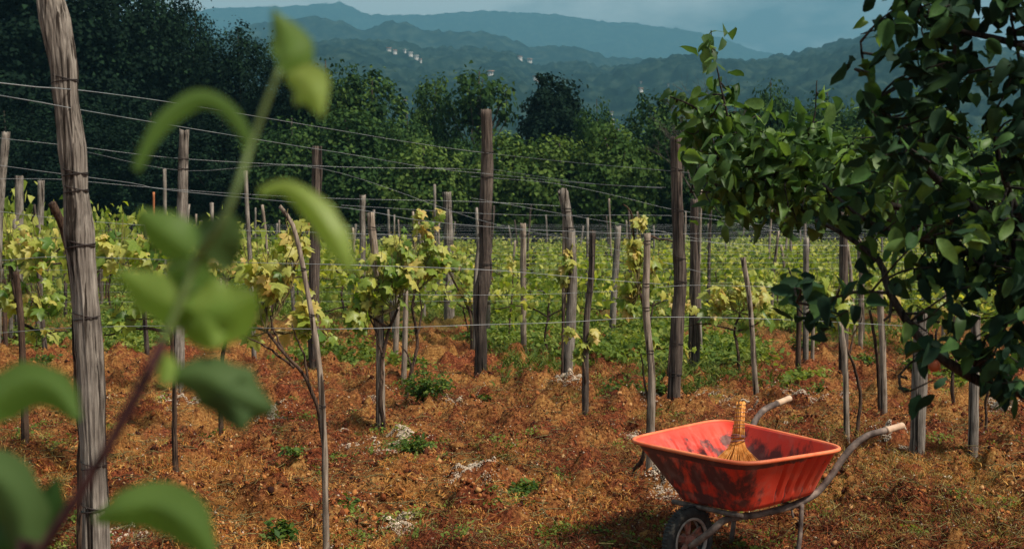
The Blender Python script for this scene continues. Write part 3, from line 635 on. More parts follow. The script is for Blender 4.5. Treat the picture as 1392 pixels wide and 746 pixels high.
vine((1160, 600), [(1170, 560), (1168, 520), (1155, 480), (1146, 450), (1140, 432)], [(1138, 428, 20, 18, 20, .1), (1125, 395, 20, 16, 10, .3), (1150, 395, 14, 25, 8, .5), (1138, 445, 16, 8, 5, .05)], 'bright green vine on twisted dark stems right of the wheelbarrow', 13, leaf=.105, canes=[[(1155, 480), (1160, 455), (1172, 430)], [(1146, 450), (1122, 440), (1107, 425)]], tr=.013)
vine((1199, 566), [(1194, 520), (1190, 470), (1184, 420)], [(1185, 385, 20, 25, 20, .4), (1210, 400, 20, 25, 16, .35)], 'vine with dark stem beside the pale straight stake', 14, leaf=.115)
vine((1335, 600), [(1340, 560), (1345, 520), (1342, 480)], [(1345, 450, 25, 20, 14, .3)], 'thin curved vine beside the rightmost grey post', 15, leaf=.10, tr=.010)
vine((690, 470), [(694, 420), (697, 380)], [(697, 355, 14, 14, 10, .5)], 'slender vine pole right of the centre post with few leaves', 16, leaf=.13, tr=.013)
vine((640, 462), [(632, 430), (627, 390), (625, 360)], [], 'bare thin vine stem left behind the centre post', 17, tr=.011)
vine((1300, 560), [(1296, 520), (1300, 480)], [(1290, 420, 26, 30, 22, .35), (1320, 400, 26, 30, 18, .35)], 'vine seen through the gap under the fruit tree', 18, leaf=.12)

# orange markers, the bright stakes in the left rows
M['orange'] = flat_mat('orange_stake_paint', [(.3, (.22, .07, .03)), (.7, (.36, .13, .05))], 20, .7, .2, 0, .1)
for px, b0, t0, lb in ((209, 420, 262, 'thin orange stake between the weathered post and the blurred shoot'), (420, 400, 303, 'thin orange stake just behind the bent stake'), (668, 400, 333, 'thin orange stake touching the right of the centre post')):
    post(px, b0, px, t0, [3.2, 3], 'orange', lb, (), 'vine_stake')

# ------------------------------------------------------------------ rows further back
ORD = ['first', 'second', 'third', 'fourth', 'fifth', 'sixth', 'seventh', 'eighth', 'ninth', 'tenth', 'eleventh', 'twelfth', 'thirteenth', 'fourteenth', 'fifteenth', 'sixteenth', 'seventeenth', 'eighteenth', 'nineteenth', 'twentieth']
ZONES = [(-999, 110, 'left of weathered post'), (110, 420, 'between weathered post and bent stake'), (420, 655, 'between bent stake and centre post'), (655, 918, 'between centre post and wrapped post'), (918, 1245, 'between wrapped post and tree'), (1245, 9999, 'under the fruit tree')]
VPROTO = []
for k in range(7):
    r = np.random.default_rng(200 + k); n = 170; w = .85
    X = r.uniform(-w, w, n); Z = .74 + r.normal(size=n) * .09 + .22 * r.random(n) * (r.random(n) < .55) + (fbm(X * 2 + k, 0, 0, 2) - .5) * .25; Y = r.normal(size=n) * .14
    nlow = 4; Z[:nlow] = r.uniform(.3, .6, nlow)
    R = frames(r.normal(size=(n, 3)) * .6 + (.2, -.5, .6), r.normal(size=(n, 3)) * .6 + (0, 0, -.8))
    fm = cloud_mesh('foliage', np.stack([X, Y, Z], -1), R, .065 + .06 * r.random(n), JAG, M['far_vine'], k)
    b = MB(); b.tube(smoothpath([(0, 0, -.1), (.04, .02, .3), (-.03, -.02, .6)], 10, .03, k), np.linspace(.022, .014, 10), 6, True, .3, k)
    for s in (-1, 1): b.tube(smoothpath([(0, 0, .52), (s * .3, .02, .66), (s * .8, 0, .62)], 8, .03, k + s + 3), np.linspace(.012, .006, 8), 5, False)
    for s in range(6):
        x = r.uniform(-.7, .7); b.tube([(x, 0, .62), (x + r.uniform(-.1, .1), r.uniform(-.1, .1), .95)], .004, 3, False)
    V = np.concatenate(b.V); VPROTO.append((fm, mesh_np('trunk', V, np.concatenate(b.T), np.concatenate(b.Q), M['vine_bark'], True)))
SPROTO = []
for k in range(5):
    b = MB(); h = 1.45 + .12 * k; b.tube(smoothpath([(0, 0, -.1), (.03 * math.sin(k * 2), 0, h * .5), (.07 * math.sin(k * 3 + 1), 0, h)], 10, .01, k), np.linspace(.032, .026, 10), 8, True, .15, k, False, .06)
    V = np.concatenate(b.V); SPROTO.append(mesh_np('stake_pole', V, np.concatenate(b.T), np.concatenate(b.Q), (M['stake'], M['post'], M['post_brown'], M['stake'], M['post'])[k], True))
def wire(pts, label, r=.0016, sag=0, group='trellis wires'):
    c = np.mean(pts, axis=0); b = MB(); n = max(12, len(pts) * 5); q = smoothpath(pts, n)
    b.tube(q, r, 5, False); o = b.build('trellis_wire', M['wire'], origin=c); return tag(o, label, 'wire', group)
rr = random.Random(5); SLOPE = .05; rowdefs = []
yrow = 14.5; k = 0
while yrow < 45: rowdefs.append(yrow); yrow += 1.9 + .02 * k * k * .25; k += 1
nv = 0
for ri, y0 in enumerate(rowdefs):
    hw = .50 * y0 + 1; row = []; srow = []; x = -hw + rr.random(); step = 1.30 if y0 < 24 else 2.0
    word = ORD[min(ri, 19)]
    while x < hw:
        y = y0 + SLOPE * x + rr.uniform(-.1, .1); px = CX + x / y * FPX
        skip = (y0 < 24 and 600 < px < 1000 and rr.random() < .72) or (y0 < 22 and px >= 1000 and rr.random() < .5) or (y0 < 20 and px <= 600 and rr.random() < .3)
        if not skip and nv < 285:
            row.append((px, x, y)); nv += 1
        if rr.random() < .62: srow.append((px + 3, x + rr.uniform(.1, .3), y + .06))
        x += step * rr.uniform(.85, 1.2)
    for kind, lst in (('v', row), ('s', srow)):
        cnt = {}
        for px, x, y in lst:
            z = next(i for i, zz in enumerate(ZONES) if zz[0] <= px < zz[1]); cnt[z] = cnt.get(z, 0) + 1; o_ = ORD[min(cnt[z] - 1, 19)]
            if kind == 'v':
                t = thing('grapevine', (x, y, float(gz(x, y))), f'leafy vine in the {word} row behind, {o_} from left {ZONES[z][2]}', 'vine', 'grapevines in the rows further back')
                a, b_ = VPROTO[rr.randrange(7)]; tag(link('foliage', a, t), kind='stuff'); link('trunk', b_, t); left = max(0, min(1, (620 - px) / 500))
                s = rr.uniform(.85, 1.12) * (1 + .85 * left * (y0 < 30)); t.scale = (rr.uniform(.9, 1.1), 1.1, s); t.rotation_euler.z = rr.uniform(-.2, .2) + (PI if rr.random() < .5 else 0)
            else:
                o = tag(link('vine_stake', SPROTO[rr.randrange(5)], None, (x, y, float(gz(x, y)))), f'thin stake in the {word} row behind, {o_} from left {ZONES[z][2]}', 'stake', 'stakes in the rows further back')
                o.rotation_euler = (rr.uniform(-.04, .04), rr.uniform(-.07, .07), rr.uniform(0, 6)); o.scale = (1, 1, rr.uniform(.85, 1.35) if y0 < 30 else rr.uniform(.8, 1.1))
    for wi, hz_ in enumerate((.75, 1.15, 1.55)):
        if wi == 2 and ri % 2: continue
        wire([(-hw - 2, y0 - SLOPE * (hw + 2), hz_), (0, y0, hz_ - .02), (hw + 2, y0 + SLOPE * (hw + 2), hz_)], f'{("lower", "middle", "upper")[wi]} trellis wire of the {word} row behind', .0014 + y0 * .00003)
# front wires
def pw(pl, lb, ds, r=.0017):
    xs_ = [p[0] for p in ds]; dsv = [p[1] for p in ds]; wire([P(x, y, float(np.interp(x, xs_, dsv))) for x, y in pl], lb, r)
DA = [(-80, 3.9), (100, 4.53), (655, 12.7), (918, 10.4), (1250, 9.0)]
DB = [(-80, 8), (1400, 9)]
DC = [(-80, 7.2), (430, 6.15), (880, 7.5), (1250, 8.5)]
pw([(-60, 105), (0, 113), (65, 120), (110, 123), (230, 139), (340, 157), (464, 178), (560, 194), (652, 207), (780, 221), (917, 233), (985, 240), (1080, 243), (1200, 245)], 'topmost wire running from the weathered post down to the wrapped post', DA, .0019)
pw([(-60, 120), (0, 130), (70, 142), (112, 150), (230, 170), (400, 198), (464, 208), (590, 229), (680, 238), (780, 248), (900, 256)], 'second highest wire sloping from the weathered post', DA, .0019)
pw([(-60, 182), (0, 188), (110, 200), (250, 216), (464, 227), (600, 229), (655, 231)], 'third wire, meeting the centre post below the top ones', [(-80, 11), (655, 12.9)], .0022)
pw([(0, 225), (80, 236), (180, 249), (234, 259), (464, 282), (560, 298), (647, 307), (760, 314), (911, 319)], 'wire crossing just below the tops of the left rows', DB)
pw([(0, 243), (85, 244), (160, 251), (300, 262), (464, 270), (640, 274), (760, 280)], 'wire running close under the tall grey post tops', [(-80, 10), (760, 12)])
pw([(-40, 353), (0, 354), (90, 349), (300, 356), (464, 360), (664, 367), (831, 381), (898, 386)], 'middle height wire passing the bent stake', DC)
pw([(-40, 455), (20, 451), (83, 446), (207, 443), (330, 445), (464, 447), (664, 441), (764, 438), (898, 431), (1060, 434), (1232, 443)], 'lowest front wire crossing the dry ground', DC, .0018)
pw([(464, 399), (664, 401), (831, 396), (928, 388), (1021, 389), (1100, 392)], 'wire behind the upright pale stake at knot height', [(400, 9.5), (1100, 10.5)])
pw([(464, 279), (698, 292), (928, 294), (1055, 314)], 'wire crossing behind the split topped post', [(400, 11), (1100, 11.5)])
pw([(928, 318), (1055, 314), (1145, 311)], 'short wire rising right of the wrapped post', [(900, 10.4), (1200, 10)])
pw([(928, 326), (1011, 332), (1162, 334)], 'wire right of the wrapped post above the yellow leaves', [(900, 10.4), (1200, 11)])
pw([(640, 269), (754, 289), (911, 317), (1040, 345)], 'wire falling from the centre post to the yellow leaves', [(600, 12), (1100, 12.5)])
pw([(640, 240), (751, 249), (845, 268), (911, 284), (1010, 300), (1100, 322)], 'wire falling behind the wrapped post top', [(640, 12.7), (1100, 13)])
pw([(655, 228), (798, 249), (905, 255)], 'short high wire between centre post and wrapped post', [(655, 12.8), (918, 10.6)])
pw([(110, 205), (250, 232), (430, 228), (655, 300), (800, 330), (960, 372)], 'long slanting wire from the tall grey post to the yellow vine', [(100, 12), (960, 12)])
pw([(-20, 285), (110, 300), (300, 312), (500, 318), (652, 324)], 'wire running among the leaf tips of the left rows', [(-80, 9), (652, 12.6)])

# ------------------------------------------------------------------ wheelbarrow
def tray_mat():
    m, nt, b, out = newmat('dirty_red_plastic')
    tcn = nd(nt, 'ShaderNodeTexCoord'); n1 = nd(nt, 'ShaderNodeTexNoise', Scale=9.0, Detail=8.0, Roughness=.7); n2 = nd(nt, 'ShaderNodeTexNoise', Scale=2.2, Detail=4.0)
    mpn = nd(nt, 'ShaderNodeMapping'); mpn.inputs['Scale'].default_value = (1, 1, .45); nt.links.new(tcn.outputs['Object'], mpn.inputs[0])
    nt.links.new(mpn.outputs[0], n1.inputs['Vector']); nt.links.new(tcn.outputs['Object'], n2.inputs['Vector'])
    base = ramp(nt, n2.outputs['Fac'], [(.35, (.60, .030, .012)), (.55, (.74, .060, .024)), (.75, (.76, .16, .08))])
    at = nd(nt, 'ShaderNodeAttribute'); at.attribute_name = 'dirt_and_grooves'
    ad = nd(nt, 'ShaderNodeMath', operation='ADD'); nt.links.new(at.outputs['Fac'], ad.inputs[0]); nt.links.new(n1.outputs['Fac'], ad.inputs[1])
    dr = ramp(nt, ad.outputs[0], [(.60, (0, 0, 0)), (.72, (.9, .9, .9))]); mi = nd(nt, 'ShaderNodeMix'); mi.data_type = 'RGBA'; mi.inputs[7].default_value = (.035, .018, .018, 1)
    nt.links.new(dr.outputs[0], mi.inputs[0]); nt.links.new(base.outputs[0], mi.inputs[6])
    n3 = nd(nt, 'ShaderNodeTexNoise', Scale=14.0, Detail=6.0); nt.links.new(tcn.outputs['Object'], n3.inputs['Vector'])
    d2 = ramp(nt, n3.outputs['Fac'], [(.52, (0, 0, 0)), (.75, (.28, .28, .28))]); m2 = nd(nt, 'ShaderNodeMix'); m2.data_type = 'RGBA'; m2.inputs[7].default_value = (.40, .26, .20, 1)
    nt.links.new(d2.outputs[0], m2.inputs[0]); nt.links.new(mi.outputs[2], m2.inputs[6]); nt.links.new(m2.outputs[2], b.inputs['Base Color'])
    rr_ = ramp(nt, n1.outputs['Fac'], [(.3, (.42, .42, .42)), (.7, (.75, .75, .75))]); nt.links.new(rr_.outputs[0], b.inputs['Roughness'])
    bp = nd(nt, 'ShaderNodeBump', Strength=.15, Distance=.01); nt.links.new(n3.outputs['Fac'], bp.inputs['Height']); nt.links.new(bp.outputs[0], b.inputs['Normal'])
    return m
M['tray'] = tray_mat()
M['rimlip'] = flat_mat('lighter_orange_rim', [(.3, (.62, .10, .035)), (.7, (.78, .22, .09))], 9, .5, .35, 0, .1)  # rim lip coloured a lighter orange than the tray
M['steel'] = flat_mat('grey_painted_steel', [(.34, (.045, .03, .025)), (.52, (.13, .095, .08)), (.68, (.26, .19, .15))], 14, .75, .25, .1, .5)
M['grip'] = flat_mat('worn_tan_grip', [(.3, (.36, .22, .14)), (.7, (.55, .38, .26))], 22, .6, .3, 0, .15)
M['tyre'] = flat_mat('muddy_black_rubber', [(.35, (.02, .02, .021)), (.6, (.05, .045, .042)), (.75, (.22, .18, .14))], 25, .8, .2, 0, .5)
M['wheelred'] = flat_mat('muddy_red_wheel', [(.35, (.22, .12, .09)), (.5, (.42, .15, .11)), (.7, (.48, .33, .25))], 22, .7, .2, 0, .2)
NL, FLc, NR, FR = (1.115, 5.407, .615), (.602, 6.01, .615), (1.735, 5.81, .61), (1.228, 6.64, .615)       # rim: front-near, front-far, rear-near, rear-far
bNL, bFL, bNR, bFR = (1.145, 5.57, .335), (.842, 5.87, .335), (1.638, 5.95, .35), (1.335, 6.25, .35)
def quadpt(q, u, v):
    a, b_, c, d_ = (np.array(x) for x in q)
    return ((1 - u) * (1 - v))[..., None] * a + (u * (1 - v))[..., None] * b_ + ((1 - u) * v)[..., None] * c + (u * v)[..., None] * d_
wb = thing('wheelbarrow', (1.2, 5.95, 0), 'red plastic wheelbarrow with dirty tray standing on the dry ground', 'wheelbarrow')
NS = 560; th = np.linspace(0, 2 * PI, NS, endpoint=False)
def sq(ex):
    c, s = np.cos(th), np.sin(th); k = (np.abs(c) ** ex + np.abs(s) ** ex) ** (-1 / ex); return c * k, s * k
def ringpts(f, ex=6, shrink=0.0, rib=1.0, dz=0):
    """f 0 bottom..1 rim; u across (near->far), v front->rear"""
    cu, cv = sq(ex); u = (cu * (1 - shrink) + 1) / 2; v = (cv * (1 - shrink) + 1) / 2
    g = f ** .78
    top = quadpt((NL, FLc, NR, FR), u, v); bot = quadpt((bNL, bFL, bNR, bFR), u, v); p = bot * (1 - g) + top * g; p[:, 2] += dz
    # vertical ribs pressed into the two long sides
    ax = np.array((.78, .63, 0)); pr = np.array((-.63, .78, 0)); side = np.clip((np.abs(cu) - .90) / .05, 0, 1) * np.clip((.90 - np.abs(cv)) * 15, 0, 1)
    ph = (cv + (1 - f) * .10) * 15.5; rb = np.clip(np.sin(ph * 1.9) * 1.6, 0, 1) * np.clip((cv + .38) * 8, 0, 1)
    amp = .020 * rib * np.clip((f - .08) * 5, 0, 1) * np.clip((.93 - f) * 8, 0, 1) * side * rb
    return p - np.sign(cu)[:, None] * pr * (amp)[:, None]
rows = []; fs = list(np.linspace(0, 1, 26))
for sh in (.999, .8, .55, .25): rows.append((ringpts(0, 4.5, sh, 0), 0))
for f in fs: rows.append((ringpts(f, 5.5 + 1.5 * f), f))
rimc = ringpts(1, 7); cen = rimc.mean(0); outd = rimc - cen; outd[:, 2] = 0; outd /= np.linalg.norm(outd, axis=1)[:, None]
ntop = len(rows)
inner = []
for f in fs[::-1]:
    p = ringpts(f, 5.5 + 1.5 * f) - outd * .006; p[:, 2] += .006 * (1 - f); inner.append((p, f))
for sh in (.25, .55, .8, .999): inner.append((ringpts(0, 4.5, sh, 0) + (0, 0, .007), 0))
allr = rows + inner; V = np.concatenate([p for p, f in allr]); m_ = len(allr)
Q = [(i * NS + j, i * NS + (j + 1) % NS, (i + 1) * NS + (j + 1) % NS, (i + 1) * NS + j) for i in range(m_ - 1) for j in range(NS)]
me = mesh_np('tray', V - np.array(wb.location), None, Q, M['tray'], True)
dirt_and_grooves = []
for idx, (p, f) in enumerate(allr):
    cu, cv = sq(6)
    if idx < ntop:
        fr = np.clip((-cv - .45) * 2.2, 0, 1)                      # front face grime
        streak = .03 + fr * (.29 - .34 * abs(f - .45)) + (.30 * (f > .80) * np.clip((.25 - cv) * 2, 0, 1)) + .05 * (f < .15)
        ribs = np.clip((-cu - .8) * 5, 0, 1) * np.clip((np.sin((cv + (1 - f) * .10) * 15.5 * 1.9) - .2), 0, 1) * (cv > -.35) * .16  # darkens the pressed grooves so the ribs stand out
        dirt_and_grooves.append(streak + ribs - .04)
    else:
        rear = np.clip((cv + .1) * 1.5, 0, 1); far_ = np.clip((cu - .2) * 2, 0, 1)
        dirt_and_grooves.append(.34 * np.maximum(rear, .7 * far_) * np.clip(1.15 - f * 1.1, 0, 1) + .20 * (f < .12) - .03)
at = me.attributes.new('dirt_and_grooves', 'FLOAT', 'POINT'); at.data.foreach_set('value', np.concatenate(dirt_and_grooves).astype(np.float32))
link('tray', me, wb)
rb_ = MB(); rp = rimc + outd * .007 + (0, 0, -.002); rb_.tube(rp, .0105, 10, closed=True); rb_.build('rim', M['rimlip'], wb)
def h3(px, py, d): return P(px, py, d)
near = [h3(938, 743, 5.66), h3(966, 722, 5.62), h3(988, 705, 5.68), h3(1030, 699, 5.78), h3(1076, 687, 5.88), h3(1108, 671, 5.97), h3(1127, 650, 6.02), h3(1142, 628, 6.04), h3(1158, 608, 6.06), h3(1179, 592, 6.09), h3(1207, 584, 6.13)]
offs = [(-.09, .12, 0), (-.12, .16, 0), (-.16, .20, 0), (-.2, .27, 0), (-.26, .36, 0), (-.31, .45, 0), (-.34, .52, 0), (-.37, .58, 0), (-.395, .64, .005), (-.41, .70, .015), (-.42, .745, .025)]
for side, nm in ((0, 'near'), (1, 'far')):
    q = np.array([p + (np.array(o) if side else 0) for p, o in zip(near, offs)]); q = smoothpath(q, 48)
    b = MB(); b.tube(q, .018, 12, True, .05, 4, False, .02); hnd = b.build('handle', M['steel'], wb)
    e = q[-1]; dr = (q[-1] - q[-3]); dr /= np.linalg.norm(dr); dr = dr * .6 + np.array((.62, .5, .10)) * .4; dr /= np.linalg.norm(dr)
    b = MB(); b.tube([e - dr * .015, e - dr * .005, e, e + dr * .06, e + dr * .105, e + dr * .112], [.019, .022, .0185, .0185, .019, .014], 16); g = b.build('grip', M['grip'], None, origin=wb.location)
    g.parent = hnd; g.location = (0, 0, 0)
# legs, braces, fork stays
def tb(name, pts, r, mat='steel', parent=wb, n=14):
    b = MB(); b.tube(smoothpath(pts, n), r, 10, True, .05, 2); return b.build(name, M[mat], parent)
lt = h3(1090, 684, 5.90); lb = np.array((h3(1079, 766, 5.87)[0], 5.83, -.03)); off = np.array((-.27, .37, 0))
for o in (np.zeros(3), off):
    tb('leg', [lt + o, (lt + lb) / 2 + o + (.006, 0, 0), lb + o], .013)
    tb('leg_brace', [lt + o + (-.06, -.02, -.02), lt + o + (-.05, -.02, -.07)], .007, n=4)
tb('cross_bar', [lt + (0, 0, -.02), lt + off + (0, 0, -.02)], .010)
#tb('leg_cross_bar', [(lt + lb) / 2 + (0, 0, -.08), (lt + lb) / 2 + off + (0, 0, -.08)], .009)
tb('tray_bearer', [np.array(bNL) + (.0, .02, -.02), np.array(bFL) + (0, .02, -.02)], .013)
b = MB(); b.box(((bNL[0] + bNR[0]) / 2, (bNL[1] + bFR[1]) / 2, .338), (.06, .06, .012)); b.build('tray_bracket', M['steel'], wb, smooth=False)
wc = P(935, 738, 5.76); wax = np.array((-.63, .78, 0)); wax /= np.linalg.norm(wax); wfw = np.array((wax[1], -wax[0], 0)); RW = .135
wc[2] = .148
a = np.linspace(0, 2 * PI, 61)[:-1]
def wring(r, o=0.0): return wc + wax * o + r * (np.cos(a)[:, None] * wfw + np.sin(a)[:, None] * np.array((0, 0, 1.)))
b = MB(); b.tube(wring(.113, .022), .009, 8, closed=True); b.tube(wring(.113, -.022), .009, 8, closed=True)
for s in (-.018, .018):
    pass
i0 = b.n; r1, r2 = wring(.117, -.02), wring(.117, .02); b.add(np.concatenate([r1, r2]), None, [(j, (j + 1) % 60, 60 + (j + 1) % 60, 60 + j) for j in range(60)])
M['rimsteel'] = flat_mat('pale_scuffed_wheel_rim', [(.3, (.22, .18, .16)), (.7, (.50, .44, .39))], 30, .6, .3, .2, .2); wheel = b.build('wheel', M['rimsteel'], wb)
def sub(bm, nm, mat):
    o = bm.build(nm, M[mat], None, origin=wb.location); o.parent = wheel; o.location = (0, 0, 0); return o
b = MB(); b.tube(wring(.140), .034, 14, closed=True)
for j in range(0, 60, 1):
    c = wc + (.1735) * (np.cos(a[j]) * wfw + np.sin(a[j]) * np.array((0, 0, 1.))); dj = np.cos(a[j]) * wfw + np.sin(a[j]) * np.array((0, 0, 1.)); tj = np.cross(wax, dj)
    b.box(c, (.004, .017, .0032), np.stack([dj, wax, tj], -1))
sub(b, 'tyre', 'tyre')
for j in range(5):
    an = j * 2 * PI / 5 + .35; dj = np.cos(an) * wfw + np.sin(an) * np.array((0, 0, 1.)); tj = np.cross(wax, dj); b = MB()
    for s in (-1, 1): b.box(wc + dj * .072 + tj * s * .012, (.046, .006, .006), np.stack([dj, wax, tj], -1) @ np.array(Matrix.Rotation(-s * .14, 3, 'Y')))
    b.box(wc + dj * .070 , (.042, .003, .012), np.stack([dj, wax, tj], -1)); sub(b, 'spoke', 'wheelred')
b = MB(); b.tube([wc - wax * .035, wc + wax * .035], .026, 18); sub(b, 'hub', 'wheelred')
b = MB(); b.tube([wc - wax * .085, wc + wax * .085], .008, 10); sub(b, 'axle', 'steel')

# broom standing in the tray
M['straw'] = flat_mat('orange_straw', [(.3, (.36, .12, .02)), (.5, (.62, .25, .05)), (.75, (.78, .45, .16))], 40, .7, .2, 0, .3)
M['twine'] = flat_mat('purple_brown_binding', [(.3, (.10, .05, .06)), (.7, (.25, .13, .12))], 60, .7, .2, 0, .2)
top = P(1007, 548, 6.16); mid = P(1003, 596, 6.10); tip = P(1001, 640, 6.04); tip[2] = .37; mid2 = P(1001.5, 612, 6.07)
br_ = thing('hand_broom', tip, 'small orange straw hand broom standing in the wheelbarrow tray', 'broom')
rg = random.Random(3); axd = (mid - top) / np.linalg.norm(mid - top); ux = np.array((1., 0, 0)); uy = np.cross(axd, ux)
b = MB()
for k in range(34):
    an = rg.uniform(0, 6.28); q = rg.random() ** .5; rt, rm = .025 * q, .036 * q
    o1 = ux * math.cos(an) + uy * math.sin(an); b.tube([top + o1 * rt - axd * rg.uniform(-.012, .012), (top + mid) / 2 + o1 * (rt * 1.05), mid + o1 * rm], [.0042, .0046, .005], 5)
b.tube([top + axd * .004, (top + mid) / 2, mid], [.018, .020, .026], 14); b.build('handle', M['straw'], br_)
L = np.linalg.norm(mid - top)
for k, f in enumerate((.06, .16, .27, .38, .50, .62, .70, .92, .97, 1.08)):
    c = top + axd * L * f; rr0 = .0255 + .010 * min(f, 1) + .002; a2 = np.linspace(0, 2 * PI, 17)[:-1]; tl = .004 * math.sin(k * 2)
    b = MB(); b.tube(c + rr0 * (np.cos(a2)[:, None] * ux + np.sin(a2)[:, None] * uy) + axd * (tl * np.cos(a2))[:, None], .0014 if f < .9 else .0028, 5, closed=True); b.build('binding', M['twine'], br_)
b = MB()
for k in range(520):
    an = rg.uniform(0, 6.28); q = rg.random() ** .6; o1 = ux * math.cos(an) + uy * math.sin(an) * .55
    e = mid2 + axd * rg.uniform(.10, .18) + o1 * .19 * q; e[2] = max(e[2], .36); s = mid + axd * .0 + o1 * .030 * q
    b.tube([s, s + axd * .05 + o1 * .02 * q, e], [.0022, .0016, .0007], 4, False)
tag(b.build('bristles', M['straw'], br_), kind='stuff')

# ------------------------------------------------------------------ fruit tree and shrub at right
def leafy(t, clusters, d, branches, kind, mat, mat2, light_frac, seed, leaf, max_obj, name='leaf', down=.6, dens=1.0):
    r = np.random.default_rng(seed); pos, sz, lt_ = [], [], []
    anchors = np.concatenate(branches) if branches else None; twg = MB()
    for (cx, cy, rx, ry, n, *rest) in clusters:
        dz = rest[0] if rest else 0; lf = rest[1] if len(rest) > 1 else light_frac
        n = int(n * dens); nt_ = max(1, n // 6)
        for k in range(nt_):
            c = P(cx + r.uniform(-1, 1) * rx * .85, cy + r.uniform(-1, 1) * ry * .85, d + dz + r.uniform(-1, 1) * .30)
            j = np.argmin(np.linalg.norm(anchors - c, axis=1) + .3 * np.maximum(0, anchors[:, 2] - c[2])); a0 = anchors[j]
            if np.linalg.norm(a0 - c) > .02: 
                tw = smoothpath([a0, (a0 + c) / 2 + r.normal(size=3) * .02, c], 6); twg.tube(tw, np.linspace(.0045, .002, 6), 5, False)
            else: tw = np.array([c] * 6)
            dirn = tw[-1] - tw[-3]; dirn = dirn / (np.linalg.norm(dirn) + 1e-6)
            for q in range(max(1, n // nt_)):
                p = tw[-1] - dirn * r.uniform(0, .11) + r.normal(size=3) * .024; pos.append(p); sz.append(leaf * r.uniform(.55, 1.2)); lt_.append(r.random() < lf)
    pos = np.array(pos); sz = np.array(sz); lt_ = np.array(lt_); n = len(pos)
    N = r.normal(size=(n, 3)) * .6 + (0, -.45, .45); T = r.normal(size=(n, 3)) * .75 + (0, -.1, -down); R = frames(N, T)
    order = np.argsort(-sz / pos[:, 1] * (np.abs(to_px(np.array((0, 5, 1)))[0]) > 0)); px = CX + pos[:, 0] / pos[:, 1] * FPX
    vis = [i for i in order if px[i] < 1400]; o_ = set(vis[:max_obj]); ob = np.array([i in o_ for i in range(n)])
    for l_, mm in ((False, mat), (True, mat2)):
        s = ob & (lt_ == l_)
        if s.any(): leaf_objects(name, t, pos[s], R[s], sz[s], kind, mm, seed)
        s = (~ob) & (lt_ == l_)
        if s.any(): tag(link('foliage', cloud_mesh('foliage', pos[s] - np.array(t.location), R[s], sz[s], OVATES, mm, seed), t), kind='stuff')
    if twg.n: tag(twg.build('twigs', M['branch'], t), kind='stuff')
FT_D = 3.4
trunk_x = P(1620, 500, FT_D)[0]
ft = thing('fruit_tree', (trunk_x, FT_D, 0), 'fruit tree with dark glossy leaves overhanging from the right', 'tree')
def brp(pl, d, r0, r1, n=26, wob=.008, seed=1, parent=ft, name='limb', mat='branch'):
    q = smoothpath([P(x, y, d + dz) for x, y, dz in pl], n, wob, seed); b = MB(); b.tube(q, np.linspace(r0, r1, n), 9, True, .12, seed); b.build(name, M[mat], parent); return q
b = MB(); tq = smoothpath([(trunk_x, FT_D, -.15), (trunk_x + .05, FT_D, .6), (trunk_x - .05, FT_D + .05, 1.2), (trunk_x + .1, FT_D, 2.2), (trunk_x, FT_D, 3.3)], 30, .02, 8); b.tube(tq, np.linspace(.085, .03, 30), 14, True, .15, 2, False, .05); b.build('trunk', M['branch'], ft)
B = [tq[8:]]
B.append(brp([(1625, 640, 0), (1500, 580, -.05), (1392, 536, -.05), (1335, 519, 0), (1275, 484, 0), (1245, 454, 0), (1215, 408, .03), (1206, 385, .05), (1196, 355, .08), (1150, 320, .15), (1110, 300, .2)], FT_D, .028, .006, 50))
B.append(brp([(1209, 398, .04), (1170, 398, .02), (1140, 403, 0), (1110, 415, 0), (1085, 412, .0)], FT_D, .006, .003, 16))
B.append(brp([(1212, 402, .04), (1210, 425, .02), (1204, 436, 0)], FT_D, .007, .004, 8))
B.append(brp([(1620, 520, 0), (1500, 470, .1), (1400, 400, .1), (1380, 340, .1), (1385, 300, .05), (1360, 220, .0), (1350, 150, 0)], FT_D, .024, .006, 30))
B.append(brp([(1620, 420, 0), (1480, 330, .1), (1360, 300, .1), (1280, 250, .1), (1230, 190, 0), (1200, 140, 0), (1178, 95, 0), (1172, 58, -.03)], FT_D, .024, .003, 40))
B.append(brp([(1600, 200, 0), (1480, 110, .05), (1380, 60, 0), (1300, 40, 0), (1235, 12, 0)], FT_D, .022, .004, 26))
B.append(brp([(1300, 40, 0), (1296, 90, 0), (1290, 150, 0), (1250, 200, .05)], FT_D, .006, .003, 14))
B.append(brp([(1392, 190, 0), (1388, 100, 0), (1376, 30, -.02), (1374, -20, 0)], FT_D, .007, .003, 14))
B.append(brp([(1480, 360, .1), (1350, 350, .1), (1270, 330, .1), (1180, 300, .1), (1120, 250, .2)], FT_D, .014, .004, 26))
B.append(brp([(1300, 500, 0), (1320, 495, -.02), (1337, 505, -.02)], FT_D, .004, .003, 8))
B.append(brp([(1222, 510, -.02), (1240, 492, 0), (1262, 478, 0)], FT_D, .004, .003, 8))
